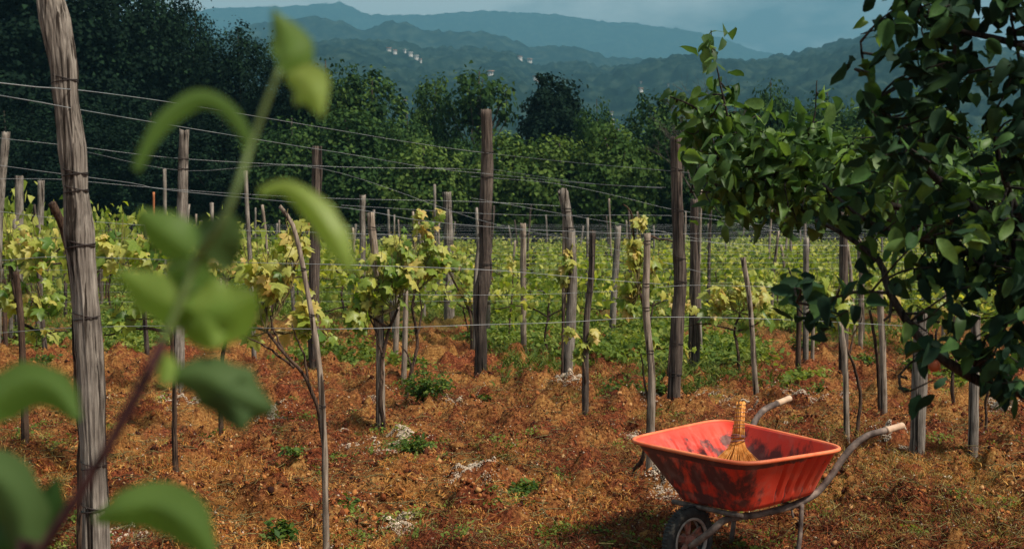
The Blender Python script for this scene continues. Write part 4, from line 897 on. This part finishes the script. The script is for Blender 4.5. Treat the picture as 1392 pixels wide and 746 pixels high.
CL = [(1290, 15, 56, 30, 70), (1225, 18, 14, 16, 7), (1250, 45, 18, 20, 12), (1275, 75, 32, 30, 44), (1300, 100, 26, 24, 24), (1282, 140, 34, 26, 36), (1248, 165, 24, 24, 22), (1300, 175, 22, 20, 8), (1225, 205, 28, 24, 24), (1262, 215, 34, 20, 12),
      (1171, 100, 16, 12, 5, 0, .5), (1168, 50, 5, 8, 2, 0, .9), (1195, 140, 22, 16, 12), (1180, 128, 14, 10, 5),
      (1385, 20, 16, 18, 12), (1355, 10, 14, 12, 4), (1378, 105, 16, 30, 22), (1385, 165, 14, 28, 22), (1360, 165, 12, 14, 4), (1380, 215, 22, 18, 12),
      (1300, 285, 70, 36, 40, .05, .55), (1215, 270, 40, 34, 26, .1, .45), (1355, 300, 40, 40, 28, .05, .6), (1280, 335, 70, 34, 46, 0, .4), (1195, 318, 40, 22, 22, .05, .3), (1125, 285, 40, 20, 12, .1, .5), (1262, 368, 30, 18, 16, 0, .15),
      (1335, 375, 54, 26, 52, 0, .1), (1382, 400, 20, 46, 34), (1295, 400, 40, 16, 12), (1250, 415, 16, 16, 5), (1362, 435, 28, 26, 20), (1380, 485, 18, 34, 34), (1376, 525, 14, 14, 14), (1316, 430, 14, 16, 4),
      (1090, 372, 22, 10, 5), (1080, 400, 22, 12, 6, 0, .1), (1110, 390, 20, 14, 7), (1120, 425, 14, 12, 4), (1150, 430, 8, 12, 3), (1090, 428, 12, 14, 4), (1140, 385, 16, 10, 4),
      (1240, 490, 12, 12, 4), (1275, 455, 18, 8, 6), (1272, 512, 10, 10, 2, -.05), (1225, 505, 5, 6, 2), (1262, 475, 12, 6, 4), (1345, 520, 8, 12, 2),
      (1520, 60, 110, 120, 160), (1560, 260, 120, 120, 200), (1540, 430, 110, 100, 140), (1700, 150, 120, 160, 160), (1490, 200, 40, 120, 70), (1450, 380, 50, 80, 60), (1480, -80, 110, 60, 120), (1330, -80, 120, 30, 80), (1720, 380, 100, 120, 110)]  # unseen crown beyond the right edge, added to shade the visible leaves
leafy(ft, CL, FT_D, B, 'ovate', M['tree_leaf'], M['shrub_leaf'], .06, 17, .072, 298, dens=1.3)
# small orange fruit under the limb
b = MB(); fc = P(1270, 497, FT_D - .03)
a3 = np.linspace(0, PI, 9)
b.tube([fc + np.array((0, 0, -.019 * math.cos(q))) for q in a3], [max(.001, .018 * math.sin(q)) for q in a3], 14); M['fruit'] = flat_mat('small_orange_fruit', [(.3, (.35, .06, .03)), (.7, (.5, .14, .05))], 30, .5, .3, 0, .1); b.build('fruit', M['fruit'], ft)

SH_D = 4.7
sx0 = P(1300, 600, SH_D)[0] + .55
sh_ = thing('shrub', (sx0 + .3, SH_D, 0), 'leafy green shrub with upright shoots behind the dark fruit tree', 'shrub')
B2 = []
def b2(pl, r0, r1, **k): B2.append(brp(pl, SH_D, r0, r1, parent=sh_, name='limb', **k))
b = MB(); s0 = np.array((sx0 + .3, SH_D, -.1)); q = smoothpath([s0, s0 + (.02, 0, .6), P(1480, 400, SH_D), P(1385, 330, SH_D)], 16, .015, 3); b.tube(q, np.linspace(.035, .022, 16), 10, True, .15, 2); b.build('trunk', M['branch'], sh_); B2.append(q[10:])
b2([(1385, 330, 0), (1290, 300, 0), (1200, 278, 0), (1130, 262, 0), (1060, 240, 0), (1000, 205, 0), (950, 150, 0), (912, 132, 0)], .02, .003, n=46)
b2([(1290, 300, 0), (1180, 300, .1), (1080, 285, .1), (1010, 262, .1), (940, 262, .1)], .012, .003, n=26)
b2([(1130, 262, 0), (1070, 215, 0), (1040, 180, 0)], .008, .003)
b2([(1200, 278, 0), (1150, 245, 0), (1120, 232, 0)], .008, .004)
b2([(994, 200, 0), (990, 165, 0), (980, 120, 0), (972, 80, 0), (968, 42, 0)], .0055, .002)
b2([(1095, 240, 0), (1098, 200, 0), (1108, 150, 0), (1112, 110, 0)], .0055, .002)
b2([(1277, 300, 0), (1270, 240, 0), (1258, 180, 0), (1250, 128, 0)], .006, .003)
b2([(1345, 310, 0), (1338, 255, 0), (1322, 210, 0), (1313, 190, 0)], .005, .002)
b2([(1195, 280, 0), (1197, 220, 0), (1193, 155, 0)], .005, .002)
b2([(975, 215, 0), (965, 180, 0), (955, 160, 0)], .004, .002)
CS = [(968, 50, 8, 8, 4), (972, 70, 8, 10, 3), (958, 86, 12, 4, 2), (985, 112, 12, 10, 4), (972, 130, 14, 14, 6), (990, 150, 22, 18, 10), (1000, 175, 40, 22, 26), (945, 150, 22, 14, 8), (918, 138, 10, 8, 4, 0, .9), (950, 190, 28, 20, 18), (985, 225, 50, 26, 40), (1045, 195, 34, 26, 30),
      (1060, 235, 50, 30, 44), (1100, 200, 26, 24, 22), (1110, 120, 8, 8, 4), (1100, 165, 12, 14, 6), (1120, 240, 40, 30, 36), (1150, 205, 26, 26, 18), (1170, 260, 34, 26, 30), (1030, 262, 56, 18, 36), (1095, 290, 46, 18, 26), (1000, 285, 26, 20, 12), (1060, 305, 14, 14, 6), (1025, 300, 10, 14, 5),
      (1250, 130, 12, 8, 4, 0, .9), (1262, 160, 18, 16, 8, 0, .6), (1235, 150, 10, 8, 3, 0, .7), (1270, 210, 24, 24, 18), (1240, 250, 36, 26, 30), (1310, 245, 34, 24, 28), (1315, 198, 10, 8, 4, 0, .8), (1370, 250, 28, 34, 30), (1345, 285, 40, 20, 28), (1200, 225, 22, 22, 14), (1195, 170, 8, 12, 4), (1280, 285, 34, 20, 22), (1385, 300, 20, 26, 16)]
leafy(sh_, CS, SH_D, B2, 'ovate', M['shrub_leaf'], M['tree_leaf_light'], .45, 29, .080, 298, down=.35, dens=2.2)

# ------------------------------------------------------------------ blurred vine shoot close to the camera
fs_d = .66
fsx = P(60, 760, fs_d)
fsh = thing('vine_shoot', (fsx[0], fsx[1], 0), 'vine shoot with large green leaves blurred close to the camera', 'vine shoot')
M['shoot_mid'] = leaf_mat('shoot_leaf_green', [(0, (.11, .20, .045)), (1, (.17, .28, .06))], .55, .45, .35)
M['shoot_dark'] = leaf_mat('shoot_leaf_dark_olive', [(0, (.045, .085, .025)), (1, (.07, .12, .035))], .25, .6, .2)  # darker olive green for some of the shoot's leaves
M['shoot_stem'] = wood_mat('reddish_shoot_stem', (.018, .007, .009), (.034, .012, .013), (.06, .025, .02), 3, .1)
M['shoot_green'] = flat_mat('green_shoot_tip', [(.3, (.09, .13, .04)), (.7, (.13, .18, .05))], 30, .5, .3, 0, .05)
b = MB(); q = smoothpath([(fsx[0] - .10, fs_d, -.05), (fsx[0] - .09, fs_d, .8), P(20, 860, fs_d), P(62, 745, fs_d), P(110, 668, fs_d), P(160, 585, fs_d), P(205, 500, fs_d), P(222, 465, fs_d)], 50); b.tube(q, np.linspace(.0048, .0036, 50), 10); b.build('stem', M['shoot_stem'], fsh)
b = MB(); q = smoothpath([P(219, 470, fs_d), P(250, 400, fs_d), P(268, 350, fs_d), P(300, 305, fs_d - .01), P(322, 255, fs_d - .01), P(342, 195, fs_d), P(360, 145, fs_d), P(380, 95, fs_d)], 40); b.tube(q, np.linspace(.0026, .0014, 40), 10); b.build('stem_tip', M['shoot_green'], fsh)
def blade(mid, w, mat='shoot_leaf', n=22, fold=.45, across=(1, 0, 0), lobes=.10, seed=0, d=fs_d):
    """mid: (px,py,dz); w: widths in px along it; across: mixes depth into the blade's width"""
    q = smoothpath([P(x, y, d + dz) for x, y, dz in mid], n); W = 1.18 * np.interp(np.linspace(0, 1, n), np.linspace(0, 1, len(w)), w) / FPX * d / 2
    T = np.gradient(q, axis=0); T /= np.linalg.norm(T, axis=1)[:, None]; view = np.array((0, 1., 0))
    S = np.cross(T, view); S /= np.linalg.norm(S, axis=1)[:, None]; tw = across[1]
    S = S * math.cos(tw) + view * math.sin(tw); Nn = np.cross(S, T); V = []; m_ = 9
    for j in range(m_):
        s = (j / (m_ - 1)) * 2 - 1; lob = 1 + lobes * (vn(np.arange(n) * .45 + seed, s + 5 * seed) - .5) * 2 * abs(s)
        V.append(q + S * (W * s * lob)[:, None] + Nn * (abs(s) * W * fold * (1 + .25 * np.sin(np.arange(n) * .35 + seed)))[:, None] + Nn * .0004 * math.sin(j * 2.2))
    V = np.stack(V, 1).reshape(-1, 3)
    Q = [(i * m_ + j, i * m_ + j + 1, (i + 1) * m_ + j + 1, (i + 1) * m_ + j) for i in range(n - 1) for j in range(m_ - 1)]
    me = mesh_np('leaf', V - np.array(fsh.location), None, Q, M[mat], True, np.full(len(V), .0)); return link('leaf', me, fsh)
blade([(382, 98, 0), (394, 72, 0), (388, 48, .005), (370, 12, .01)], [6, 50, 48, 24, 3], mat='shoot_mid', seed=1)
blade([(388, 105, 0), (405, 108, -.005), (424, 124, -.01), (438, 160, -.01)], [8, 44, 52, 26, 3], seed=2)
blade([(335, 215, 0), (334, 185, 0), (310, 150, 0), (272, 134, 0), (230, 158, 0), (203, 192, 0), (185, 232, 0)], [5, 15, 20, 24, 21, 17, 9], mat='shoot_mid', seed=3, fold=.3)
blade([(352, 262, 0), (385, 254, 0), (418, 276, -.005), (450, 318, -.01), (478, 368, -.01)], [8, 22, 34, 36, 8], seed=4, fold=.6)
blade([(262, 345, 0), (240, 330, 0), (212, 308, 0), (188, 288, 0)], [30, 58, 46, 10], mat='shoot_mid', seed=5)
blade([(250, 352, 0), (255, 378, 0), (252, 396, 0)], [60, 55, 10], mat='shoot_mid', seed=15)
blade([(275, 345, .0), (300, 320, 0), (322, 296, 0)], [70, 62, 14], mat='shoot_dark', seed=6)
blade([(262, 420, 0), (230, 412, 0), (195, 392, 0), (162, 368, 0)], [60, 60, 44, 8], seed=7)
blade([(240, 415, 0), (280, 425, 0), (315, 420, 0), (348, 400, 0)], [40, 84, 72, 12], seed=8)
blade([(272, 425, 0), (282, 452, 0), (292, 474, 0)], [70, 60, 10], seed=9)
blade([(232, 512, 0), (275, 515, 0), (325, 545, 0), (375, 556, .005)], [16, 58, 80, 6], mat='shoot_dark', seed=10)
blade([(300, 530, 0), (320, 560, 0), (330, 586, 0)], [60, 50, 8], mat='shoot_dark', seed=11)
blade([(212, 498, 0), (222, 490, 0), (226, 522, -.01)], [14, 28, 14], seed=12)
blade([(-40, 590, 0), (-5, 545, 0), (40, 522, 0), (75, 535, 0), (105, 572, 0)], [10, 50, 54, 46, 10], mat='shoot_mid', seed=13)
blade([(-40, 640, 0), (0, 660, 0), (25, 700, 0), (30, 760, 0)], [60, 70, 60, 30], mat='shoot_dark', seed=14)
blade([(-20, 760, .01), (25, 725, .01), (60, 690, .01), (80, 648, .01)], [60, 80, 50, 6], mat='tree_leaf_light', seed=16)
blade([(128, 708, 0), (165, 695, -.005), (205, 690, -.005), (250, 712, -.01), (290, 755, -.01)], [8, 44, 62, 58, 14], mat='shoot_mid', seed=17)

# ------------------------------------------------------------------ ground cover, instanced by geometry nodes
def scatter(name, label, cat, protos, pos, rot, scl, seed=0):
    col = bpy.data.collections.new(name + '_kinds')
    for i, me in enumerate(protos):
        o = bpy.data.objects.new(f'{name}_kind', me); col.objects.link(o)
    me = mesh_np(name, pos, np.array([[0, 0, 0]]), None, None) if False else bpy.data.meshes.new(name)
    me.vertices.add(len(pos)); me.vertices.foreach_set('co', np.asarray(pos, np.float32).ravel())
    a = me.attributes.new('rot', 'FLOAT_VECTOR', 'POINT'); a.data.foreach_set('vector', np.asarray(rot, np.float32).ravel())
    a = me.attributes.new('scl', 'FLOAT_VECTOR', 'POINT'); a.data.foreach_set('vector', np.asarray(scl, np.float32).ravel())
    a = me.attributes.new('pick', 'INT', 'POINT'); a.data.foreach_set('value', np.random.default_rng(seed).integers(0, len(protos), len(pos)).astype(np.int32))
    o = link(name, me); tag(o, label, cat, kind='stuff')
    ng = bpy.data.node_groups.new(name, 'GeometryNodeTree'); ng.interface.new_socket('Geometry', in_out='INPUT', socket_type='NodeSocketGeometry'); ng.interface.new_socket('Geometry', in_out='OUTPUT', socket_type='NodeSocketGeometry')
    N = ng.nodes; gi = N.new('NodeGroupInput'); go = N.new('NodeGroupOutput'); ci = N.new('GeometryNodeCollectionInfo'); ci.inputs[0].default_value = col; ci.inputs[1].default_value = True; ci.inputs[2].default_value = True
    ip = N.new('GeometryNodeInstanceOnPoints'); ip.inputs['Pick Instance'].default_value = True
    def na(nm, ty):
        n = N.new('GeometryNodeInputNamedAttribute'); n.data_type = ty; n.inputs[0].default_value = nm; return n
    e2r = N.new('FunctionNodeEulerToRotation')
    ng.links.new(gi.outputs[0], ip.inputs['Points']); ng.links.new(ci.outputs[0], ip.inputs['Instance'])
    ng.links.new(na('pick', 'INT').outputs[0], ip.inputs['Instance Index']); ng.links.new(na('rot', 'FLOAT_VECTOR').outputs[0], e2r.inputs[0]); ng.links.new(e2r.outputs[0], ip.inputs['Rotation'])
    ng.links.new(na('scl', 'FLOAT_VECTOR').outputs[0], ip.inputs['Scale']); ng.links.new(ip.outputs[0], go.inputs[0])
    md = o.modifiers.new('scatter', 'NODES'); md.node_group = ng
    return o
def tuft(nb, spread, h, w, lean, mat, seed, curve=.5):
    r = np.random.default_rng(seed); V, T = [], []
    for k in range(nb):
        a = r.uniform(0, 6.28); b0 = np.array((r.normal() * spread, r.normal() * spread, 0)); L = h * r.uniform(.5, 1.3)
        d = np.array((math.cos(a), math.sin(a), 0)) * lean * r.uniform(.4, 1.4); s = np.array((-math.sin(a + r.normal()), math.cos(a), 0)) * w * r.uniform(.6, 1.3)
        up = np.array((0, 0, 1)); p1 = b0 + (up * .6 + d * .6) * L * .55; p2 = b0 + (up * (1 - curve) + d * 1.3) * L
        n = len(V); V += [b0 - s, b0 + s, p1 - s * .8, p1 + s * .8, p2]; T += [(n, n + 1, n + 3), (n, n + 3, n + 2), (n + 2, n + 3, n + 4)]
    return mesh_np('tuft', np.array(V), np.array(T), None, mat, False, np.repeat(r.random(nb) * .5, 5))
M['straw_a'] = leaf_mat('dry_straw_orange', [(0, (.15, .045, .013)), (.45, (.36, .135, .03)), (1, (.62, .34, .10))], .15, .8, .1)
M['straw_b'] = leaf_mat('dry_grass_olive', [(0, (.12, .08, .02)), (.5, (.20, .15, .04)), (1, (.34, .25, .09))], .2, .8, .1)
M['straw_c'] = leaf_mat('dead_brown_litter', [(0, (.022, .008, .007)), (.5, (.11, .026, .011)), (1, (.24, .07, .026))], .1, .85, .1)
M['grass_g'] = leaf_mat('green_grass', [(0, (.04, .075, .015)), (.5, (.08, .12, .02)), (1, (.17, .18, .04))], .3, .7, .15)
M['gravel'] = flat_mat('pale_gravel', [(.3, (.30, .215, .15)), (.5, (.45, .35, .26)), (.7, (.60, .51, .41))], 30, .9, .1, 0, .2)
r = np.random.default_rng(12)
def area(n, d0, d1, pw_=1.0):
    u = r.random(n); Y = (d0 ** (1 - pw_) + u * (d1 ** (1 - pw_) - d0 ** (1 - pw_))) ** (1 / (1 - pw_)) if pw_ != 1 else d0 * (d1 / d0) ** u
    X = r.uniform(-1, 1, n) * (.50 * Y + .5); return X, Y
def put(X, Y, smin, smax, tilt=.25, zs=1.0):
    n = len(X); Z = gz(X, Y) - .006; rot = np.stack([r.normal(size=n) * tilt, r.normal(size=n) * tilt, r.uniform(0, 6.28, n)], -1)
    s = r.uniform(smin, smax, n); return np.stack([X, Y, Z], -1), rot, np.stack([s, s, s * zs], -1)
patch = lambda X, Y, s=0: fbm(X * .8 + 5 + s, Y * .55 + s, 0, 3)
def away(X, Y):
    k = np.ones(len(X), bool)
    for mx_, my_, mw in MOUNDS: k &= (((X - mx_) / (mw * .9)) ** 2 + ((Y - my_) / (mw * 1.2)) ** 2) > 1
    return k
X, Y = area(30000, 5.6, 24, 1.6); k = (patch(X, Y) > .50) & (fbm(X * 5, Y * 5, 7, 2) > .42) & away(X, Y)
scatter('dry_grass', 'dry orange brown cut grass lying on the red soil', 'dry grass', [tuft(14, .035, .048, .0018, .95, M['straw_a'], s, .75) for s in range(6)], *put(X[k], Y[k], .6, 1.4))
X, Y = area(42000, 5.6, 22, 1.6); k = (patch(X, Y) < .53) & away(X, Y)
scatter('dead_litter', 'dark red brown dead plant litter over the soil', 'litter', [tuft(12, .04, .04, .0025, 1.2, M['straw_c'], 20 + s, .9) for s in range(6)], *put(X[k], Y[k], .6, 1.5))
X, Y = area(26000, 6, 32, 1.4); k = (patch(X, Y, 40) > .57 - .008 * (Y - 8)) & away(X, Y)
scatter('olive_grass', 'short olive dry grass in patches', 'grass', [tuft(14, .04, .05, .0022, .7, M['straw_b'], 40 + s, .5) for s in range(5)], *put(X[k], Y[k], .6, 1.4))
X, Y = area(34000, 9, 50, 1.1); pxx = CX + X / Y * FPX; k = (patch(X * .7, Y * .7, 80) > .70 - .026 * (np.minimum(Y, 23) - 13) - .02 * (pxx > 560) + .03 * (pxx < 430))
scatter('green_grass', 'green grass and weeds between the rear vine rows', 'grass', [tuft(20, .08, .085, .006, .9, M['grass_g'], 60 + s, .45) for s in range(5)], *put(X[k], Y[k], .6, 1.7))
# chips of pale stone
def pebble(seed):
    rr_ = np.random.default_rng(seed); V = np.array([(1, 0, 0), (-1, 0, 0), (0, 1, 0), (0, -1, 0), (0, 0, .7), (0, 0, -.7), (.6, .6, .3), (-.6, -.5, .35)], float) * rr_.uniform(.6, 1.2, (8, 1))
    T = [(0, 6, 4), (6, 2, 4), (2, 1, 4), (1, 7, 4), (7, 3, 4), (3, 0, 4), (0, 5, 2), (2, 5, 1), (1, 5, 3), (3, 5, 0), (0, 2, 6), (1, 3, 7)]
    return mesh_np('pebble', V * .5, np.array(T), None, M['gravel'])
PX, PY = [], []
for mx_, my_, mw in MOUNDS:
    n = int(420 + 2600 * mw * mw * 34); a = r.normal(size=(n, 2)) * (mw * .52, mw * .9); lump = fbm(a[:, 0] * 9 + mx_ * 3, a[:, 1] * 9, 0, 2); a = a[lump > .40]; PX.append(mx_ + a[:, 0]); PY.append(my_ + a[:, 1])
PX = np.concatenate(PX); PY = np.concatenate(PY); p_, ro, sc = put(PX, PY, .006, .022, 1); p_[:, 2] += .006
scatter('gravel', 'pale crushed gravel in small heaps on the soil', 'gravel', [pebble(s) for s in range(5)], p_, ro, sc)
X, Y = area(5500, 5.7, 20, 1.5); p_, ro, sc = put(X, Y, .006, .024, 1); p_[:, 2] += .008
scatter('stone_chips', 'scattered pale stone chips over the vineyard soil', 'stone chips', [pebble(s + 9) for s in range(5)], p_, ro, sc)

X, Y = area(110000, 5.6, 18, 1.6); k = (fbm(X * 2.2, Y * 2.2, 5, 3) > .40) & away(X, Y); X, Y = X[k], Y[k]; p_, ro, sc = put(X, Y, .008, .032, 1); sc *= (1 + 1.2 * (r.random(len(X)) < .05))[:, None]; p_[:, 2] += .005
def crumb(seed):
    me = pebble(seed).copy(); me.name = 'crumb'; me.materials.clear(); me.materials.append(M['crumb']); return me
M['crumb'] = leaf_mat('red_soil_crumb', [(0, (.022, .009, .008)), (.35, (.11, .030, .012)), (.7, (.28, .08, .026)), (.9, (.40, .16, .05)), (1, (.50, .32, .16))], 0, .95, .1)
scatter('soil_crumbs', 'crumbly red brown soil lumps over the ground', 'soil', [crumb(s + 30) for s in range(6)], p_, ro, sc)

def herb(seed):
    q = np.random.default_rng(seed); n = 46; p = q.normal(size=(n, 3)) * (.09, .09, .03) + (0, 0, .055); p[:, 2] = np.abs(p[:, 2])
    return cloud_mesh('herb', p, frames(q.normal(size=(n, 3)) * .5 + (0, -.2, .8), q.normal(size=(n, 3))), q.uniform(.03, .07, n), SMALL, M['herb'], seed, q.random(n) * .4)
M['herb'] = leaf_mat('green_herb_leaf', [(0, (.07, .12, .025)), (.5, (.14, .20, .04)), (1, (.26, .29, .07))], .35, .7, .1)
X, Y = area(26000, 10, 48, 1.1); pxx = CX + X / Y * FPX; k = (fbm(X * .8 + 30, Y * .5, 20, 3) > .71 - .026 * (np.minimum(Y, 23) - 13) - .03 * (pxx > 560) + .01 * (pxx < 430)); X, Y = X[k], Y[k]
scatter('green_herbs', 'low leafy green herbs covering the soil between the rear rows', 'ground cover', [herb(s) for s in range(5)], *put(X, Y, .7, 1.7, .15))
def twig_bits(seed):
    q = np.random.default_rng(seed); b = MB()
    for k in range(3):
        a = q.uniform(0, 6.28); c = q.normal(size=2) * .06; L = q.uniform(.04, .12); b.tube([(c[0], c[1], .01), (c[0] + L * .5 * math.cos(a), c[1] + L * .5 * math.sin(a), q.uniform(.01, .03)), (c[0] + L * math.cos(a + .4), c[1] + L * math.sin(a + .4), .012)], .0022, 3, False)
    return mesh_np('twig_bits', np.concatenate(b.V), None, np.concatenate(b.Q), M['cane'])
X, Y = area(5000, 5.7, 18, 1.6); scatter('twig_litter', 'broken twigs and stalks lying on the soil', 'twigs', [twig_bits(s) for s in range(5)], *put(X, Y, .6, 1.5, .1))

X, Y = area(1300, 5.8, 14, 1.5); k = fbm(X * 1.4 + 9, Y * 1.4, 33, 2) > .52; scatter('sparse_weeds', 'tiny green weeds dotted over the red soil', 'small weeds', [herb(s + 50) for s in range(4)], *put(X[k], Y[k], .2, .55, .15))
# separate stones and soil clods one could pick up
def stone(px, py, w, label, mat='gravel', name='stone', flat=.6):
    g = G(px, py); s = w / FPX * g[1] / 2; n1_, n2_ = 12, 9; V = []
    for i in range(n2_ + 1):
        for j in range(n1_):
            a, e = j * 2 * PI / n1_, i * PI / n2_; u = np.array((math.cos(a) * math.sin(e), math.sin(a) * math.sin(e), math.cos(e)))
            V.append(u * (1, 1, flat) * s * (.72 + .55 * float(fbm(u[0] * 1.6 + px, u[1] * 1.6, u[2] * 1.6, 3))))
    Q = [(i * n1_ + j, i * n1_ + (j + 1) % n1_, (i + 1) * n1_ + (j + 1) % n1_, (i + 1) * n1_ + j) for i in range(n2_) for j in range(n1_)]
    z = float(gz(g[0], g[1])); tag(link(name, mesh_np(name, np.array(V), None, Q, M[mat], mat != 'gravel'), None, (g[0], g[1], z + s * flat * .35)), label, 'stone' if mat == 'gravel' else 'soil clod', 'loose stones on the soil' if mat == 'gravel' else 'dark clods of soil')
for a in [(716, 521, 9, 'smooth white stone lying alone right of the centre post base'), (1215, 537, 11, 'pale stone beside the dark clod under the fruit tree'), (1112, 538, 10, 'white stone behind the far wheelbarrow grip'), (833, 577, 7, 'small white stone left of the wheelbarrow and the dark stake'),
          (197, 626, 9, 'orange tan stone right of the weathered post'), (528, 712, 12, 'broken pale stone at the bottom centre'), (1290, 662, 9, 'pale stone in the lower right'), (320, 730, 8, 'small stone near the bottom green weed'), (1295, 635, 12, 'flat pale stone under the rightmost post'), (640, 648, 10, 'stone on top of the centre gravel heap')]: stone(*a)
for a in [(1216, 538, 22, 'dark round clod between the pale stake and thick post'), (790, 660, 30, 'dark flat clod left of the wheelbarrow'), (285, 650, 20, 'dark clod right of the weathered post'), (1288, 556, 22, 'dark clod between the two grey posts under the tree'), (622, 612, 26, 'reddish clod in the open ground at centre'), (700, 545, 26, 'reddish brown clod right of the centre post base'),
          (555, 600, 30, 'dark clod right of the pale gravel heap'), (870, 640, 16, 'dark root clod behind the wheelbarrow front'), (1350, 610, 16, 'dark clod right of the rightmost post'), (735, 595, 24, 'red clod in front of the dark stake')]: stone(*a, mat='soil', name='soil_clod', flat=.55)
# single weeds
def weed(px, py, wpx, hpx, label, seed, n=120, leaf=.05, mat='weed'):
    g = G(px, py); w = wpx / FPX * g[1] / 2; h = hpx / FPX * g[1]; rr_ = np.random.default_rng(seed)
    t = thing('weed', (g[0], g[1], float(gz(g[0], g[1]))), label, 'weed', 'green weeds on the red soil'); b = MB(); pos = []; N = []; T = []
    for s in range(max(5, n // 12)):
        a = rr_.uniform(0, 6.28); q = rr_.random() ** .6; e = np.array((math.cos(a) * w * q, math.sin(a) * w * q * .9, h * (1 - .55 * q) * rr_.uniform(.6, 1.1))); st = smoothpath([(0, 0, -.02), e * (.35, .35, .6), e], 7)
        b.tube(st, np.linspace(.0025, .001, 7), 4, False)
        for k in range(12):
            u = st[rr_.integers(2, 7)]; pos.append(u + rr_.normal(size=3) * .012); N.append(rr_.normal(size=3) * .5 + (0, -.1, .9)); T.append(e * (1, 1, .1) / (np.linalg.norm(e) + 1e-6) + rr_.normal(size=3) * .7)
    tag(b.build('stems', M['weed'], t, origin=(0, 0, 0), loc=(0, 0, 0)), kind='stuff')
    tag(link('foliage', cloud_mesh('foliage', np.array(pos), frames(np.array(N), np.array(T)), leaf * rr_.uniform(.5, 1.2, len(pos)), SMALL, M[mat], seed), t), kind='stuff')
for k, a in enumerate([(578, 560, 84, 60, 'bushy ferny weed clump right of the straight pale stake', 1, 1100, .045), (525, 540, 24, 18, 'small weed at the foot of the straight pale stake', 2, 80, .05),
    (715, 668, 80, 20, 'flat green weed mat right of the centre gravel heap', 3, 600, .04), (384, 742, 44, 40, 'bright green weed at the bottom centre left', 4, 240, .05), (472, 708, 26, 36, 'small upright weed right of the bent stake foot', 5, 60, .05),
    (850, 545, 76, 34, 'green weed clump left of the wrapped post', 6, 600, .05), (900, 548, 26, 26, 'dark green weed at the foot of the wrapped post', 7, 120, .06), (560, 632, 70, 26, 'brown green weed clump below the gravel heap', 8, 500, .035), (635, 470, 40, 22, 'green weed just left of the centre post base', 9, 160, .06),
    (700, 460, 50, 24, 'green weed right of the centre post', 10, 200, .07), (60, 500, 50, 26, 'green weed by the crooked stake', 11, 160, .06), (80, 545, 40, 20, 'small weed left of the weathered post', 12, 100, .05), (540, 465, 60, 30, 'green weed between the two short grey stakes', 13, 240, .07),
    (480, 485, 50, 22, 'green weed left of the straight pale stake', 14, 180, .06), (1040, 500, 60, 24, 'green weed below the broad yellow vine', 15, 220, .07), (1100, 480, 60, 28, 'green weed around the slim grey post', 16, 240, .07), (1180, 500, 60, 26, 'green weed right of the brown post behind', 17, 240, .07),
    (980, 490, 50, 26, 'green weed right behind the wrapped post', 18, 220, .07), (830, 480, 60, 26, 'green weed left of the pale stake with yellow vine', 19, 240, .07), (760, 470, 40, 20, 'green weed at the split topped post', 20, 160, .07), (1240, 520, 40, 20, 'green weed behind the thick post under the tree', 21, 160, .06),
    (275, 590, 36, 18, 'thin weed between the gravel patches right of the weathered post', 22, 90, .04), (400, 650, 40, 16, 'sparse weed left of the bent stake', 23, 80, .04), (660, 560, 36, 16, 'sparse weed in front of the centre post', 24, 90, .045), (1115, 540, 30, 18, 'weed behind the far wheelbarrow grip', 25, 90, .05)]): weed(*a)

# ------------------------------------------------------------------ haze
m = bpy.data.materials.new('haze_air'); m.use_nodes = True; nt = m.node_tree; nt.nodes.clear()
out = nt.nodes.new('ShaderNodeOutputMaterial'); pv = nt.nodes.new('ShaderNodeVolumePrincipled')
pv.inputs['Color'].default_value = (.155, .36, .48, 1); pv.inputs['Density'].default_value = .00042; pv.inputs['Anisotropy'].default_value = 0.0
nt.links.new(pv.outputs[0], out.inputs['Volume'])
b = MB(); b.box((0, 1740, 333), (4500, 1960, 335)); hz_o = b.build('haze', m, smooth=False); tag(hz_o, 'pale blue haze between the vineyard and the mountains', 'haze', kind='stuff')
